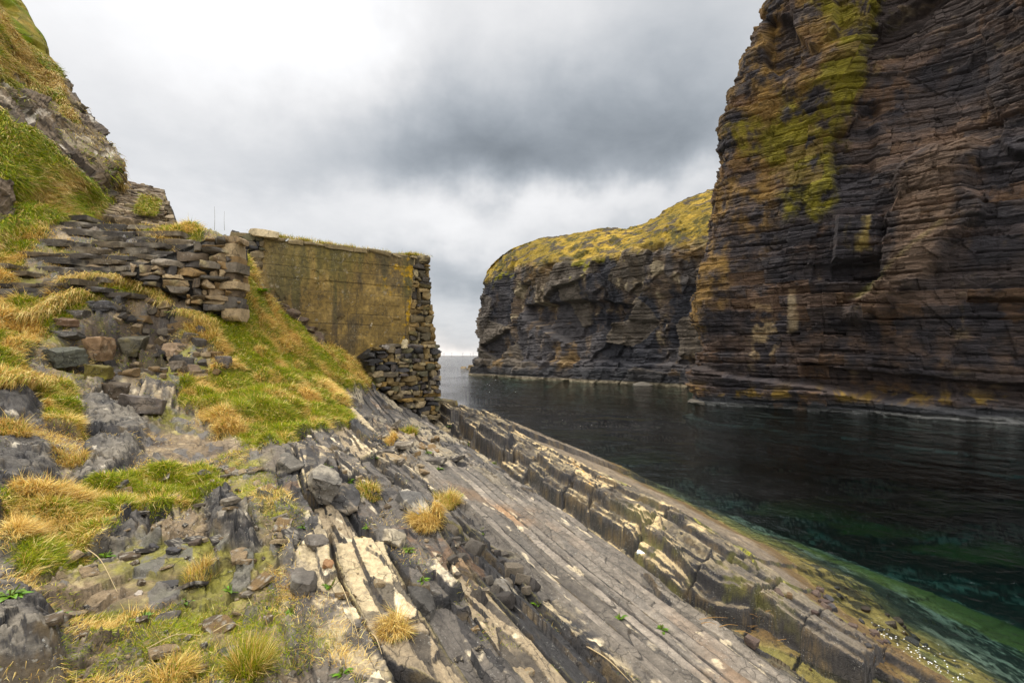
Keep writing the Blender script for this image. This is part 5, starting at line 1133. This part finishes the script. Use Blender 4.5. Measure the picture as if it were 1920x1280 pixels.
V, Q = lathe([(.001, .228), (.017, .228), (.017, .25), (.001, .251)]); o = mesh_np('cap', V, Q, M_pl, np.ones(V.shape) * np.array((.03, .25, .6))); o.parent = bt
V, Q = lathe([(.0345, .09), (.0352, .095), (.0352, .145), (.0345, .15)]); o = mesh_np('wrapper', V, Q, M_pl, np.ones(V.shape) * np.array((.75, .78, .8))); o.parent = bt
bt.rotation_euler = (R(97), 0, R(62)); bt.scale = (1.3, 1.3, 1.3)

# ---------------------------------------------------------------- far things on the sea
def turbine_mesh():
    bag = Bag(); V, Q = lathe([(4.2, 0), (3.2, 45), (2.6, 90)], 8); bag.add(V, Q, (.10, .11, .13))
    V, Q = CG[3]; bag.add(V * np.array([3.5, 6, 3.2]) + np.array([0, 1, 91]), Q, (.10, .11, .13))
    for k in range(3):
        V, Q = CG[3]; V = V * np.array([2.1, .8, 29]) + np.array([0, -6, 30]); V[:, 0] *= 1 - .6 * np.clip(V[:, 2] / 60, 0, 1)
        bag.add(V @ rotm(0, 0, .35 + k * 2.0944).T + np.array([0, 0, 91]), Q, (.10, .11, .13))
    return bag
tm = None
for i, px in enumerate([816.5, 832.5, 847, 867.5, 882, 887]):
    Y = 17500. if i not in (1, 4) else 21000.
    if tm is None: o = turbine_mesh().build('wind_turbine', M_twig); tm = o.data
    else: o = bpy.data.objects.new('wind_turbine', tm); C.objects.link(o)
    o.location = ((px - CX) / F * Y, Y, WATER); o.rotation_euler = (0, 0, R(i * 23 - 40)); tag(o, 'tiny pale wind turbine standing on the sea horizon', 'wind turbine', 'wind turbines on the horizon')
for i, (px, py, wpx, hpx, lab) in enumerate([(868, 690, 13, 3, 'low flat sea rock farthest from the headland'), (884, 689, 11, 5, 'larger brown sea rock next to the headland'), (880, 692, 8, 2, 'thin wave-washed rock in front of the larger sea rock'), (886, 698, 9, 5, 'small dark sea rock touching the foot of the headland')]):
    Y = 4.2 * F / (py - HY); V, Q = rock_verts((wpx * Y / F, 6, hpx * Y / F * 2), i + 70, 10, 9, .05, .4)
    o = mesh_np('sea_rock', V, Q, M_cliff, np.ones(V.shape) * np.array((.16, .12, .07))); o.location = ((px - CX) / F * Y, Y, WATER); tag(o, lab, 'rock')
# ledges at the foot of the cliffs, awash
for i, (px, py, wpx, hpx, lab) in enumerate([(1345, 757, 90, 6, 'pale low ledge awash at the corner of the near cliff'), (1245, 722, 110, 7, 'grey tide ledge at the foot of the headland beside the near cliff'), (1300, 712, 60, 22, 'sloping grey rock at the foot of the headland')]):
    Y = 4.2 * F / (py - HY); V, Q = rock_verts((wpx * Y / F, 3.5, hpx * Y / F * 1.6), i + 170, 16, 9, .03, .4)
    o = mesh_np('tide_ledge', V, Q, M_cliff, stone_col(V, (.13, .125, .115), i)); o.location = ((px - CX) / F * Y, Y + 1.2, WATER + .05); tag(o, lab, 'rock ledge')
# foam specks drifting on the water
r_ = np.random.default_rng(77); V = []; Q = []
def specks(n, fn, sz):
    for _ in range(n):
        px, py = fn()
        if py < 760: continue
        Y = 4.2 * F / (py - HY); x = (px - CX) / F * Y
        if float(base_h(x, Y)) > WATER - .02: continue
        a = sz * r_.uniform(.4, 1.) ; k = len(V); rot = r_.random() * 3
        for j in range(6):
            aa = j / 6 * 6.283; V.append((x + a * math.cos(aa + rot) * r_.uniform(.6, 1.4), Y + a * math.sin(aa + rot) * r_.uniform(.6, 1.), WATER + .004 + .004 * (j % 2)))
        Q.append((k, k + 1, k + 2, k + 3)); Q.append((k, k + 3, k + 4, k + 5))
specks(140, lambda: ((lambda t_: (1640 + t_ * 160 + r_.normal() * 22, 1195 + t_ * 75 + r_.normal() * 12))(r_.random())), .012)
o = mesh_np('foam', V, Q, M_twig, np.ones((len(V), 3)) * .75); tag(o, 'white foam specks washed along the shallow waterline', 'foam', kind='stuff')
# foam in the rock pool
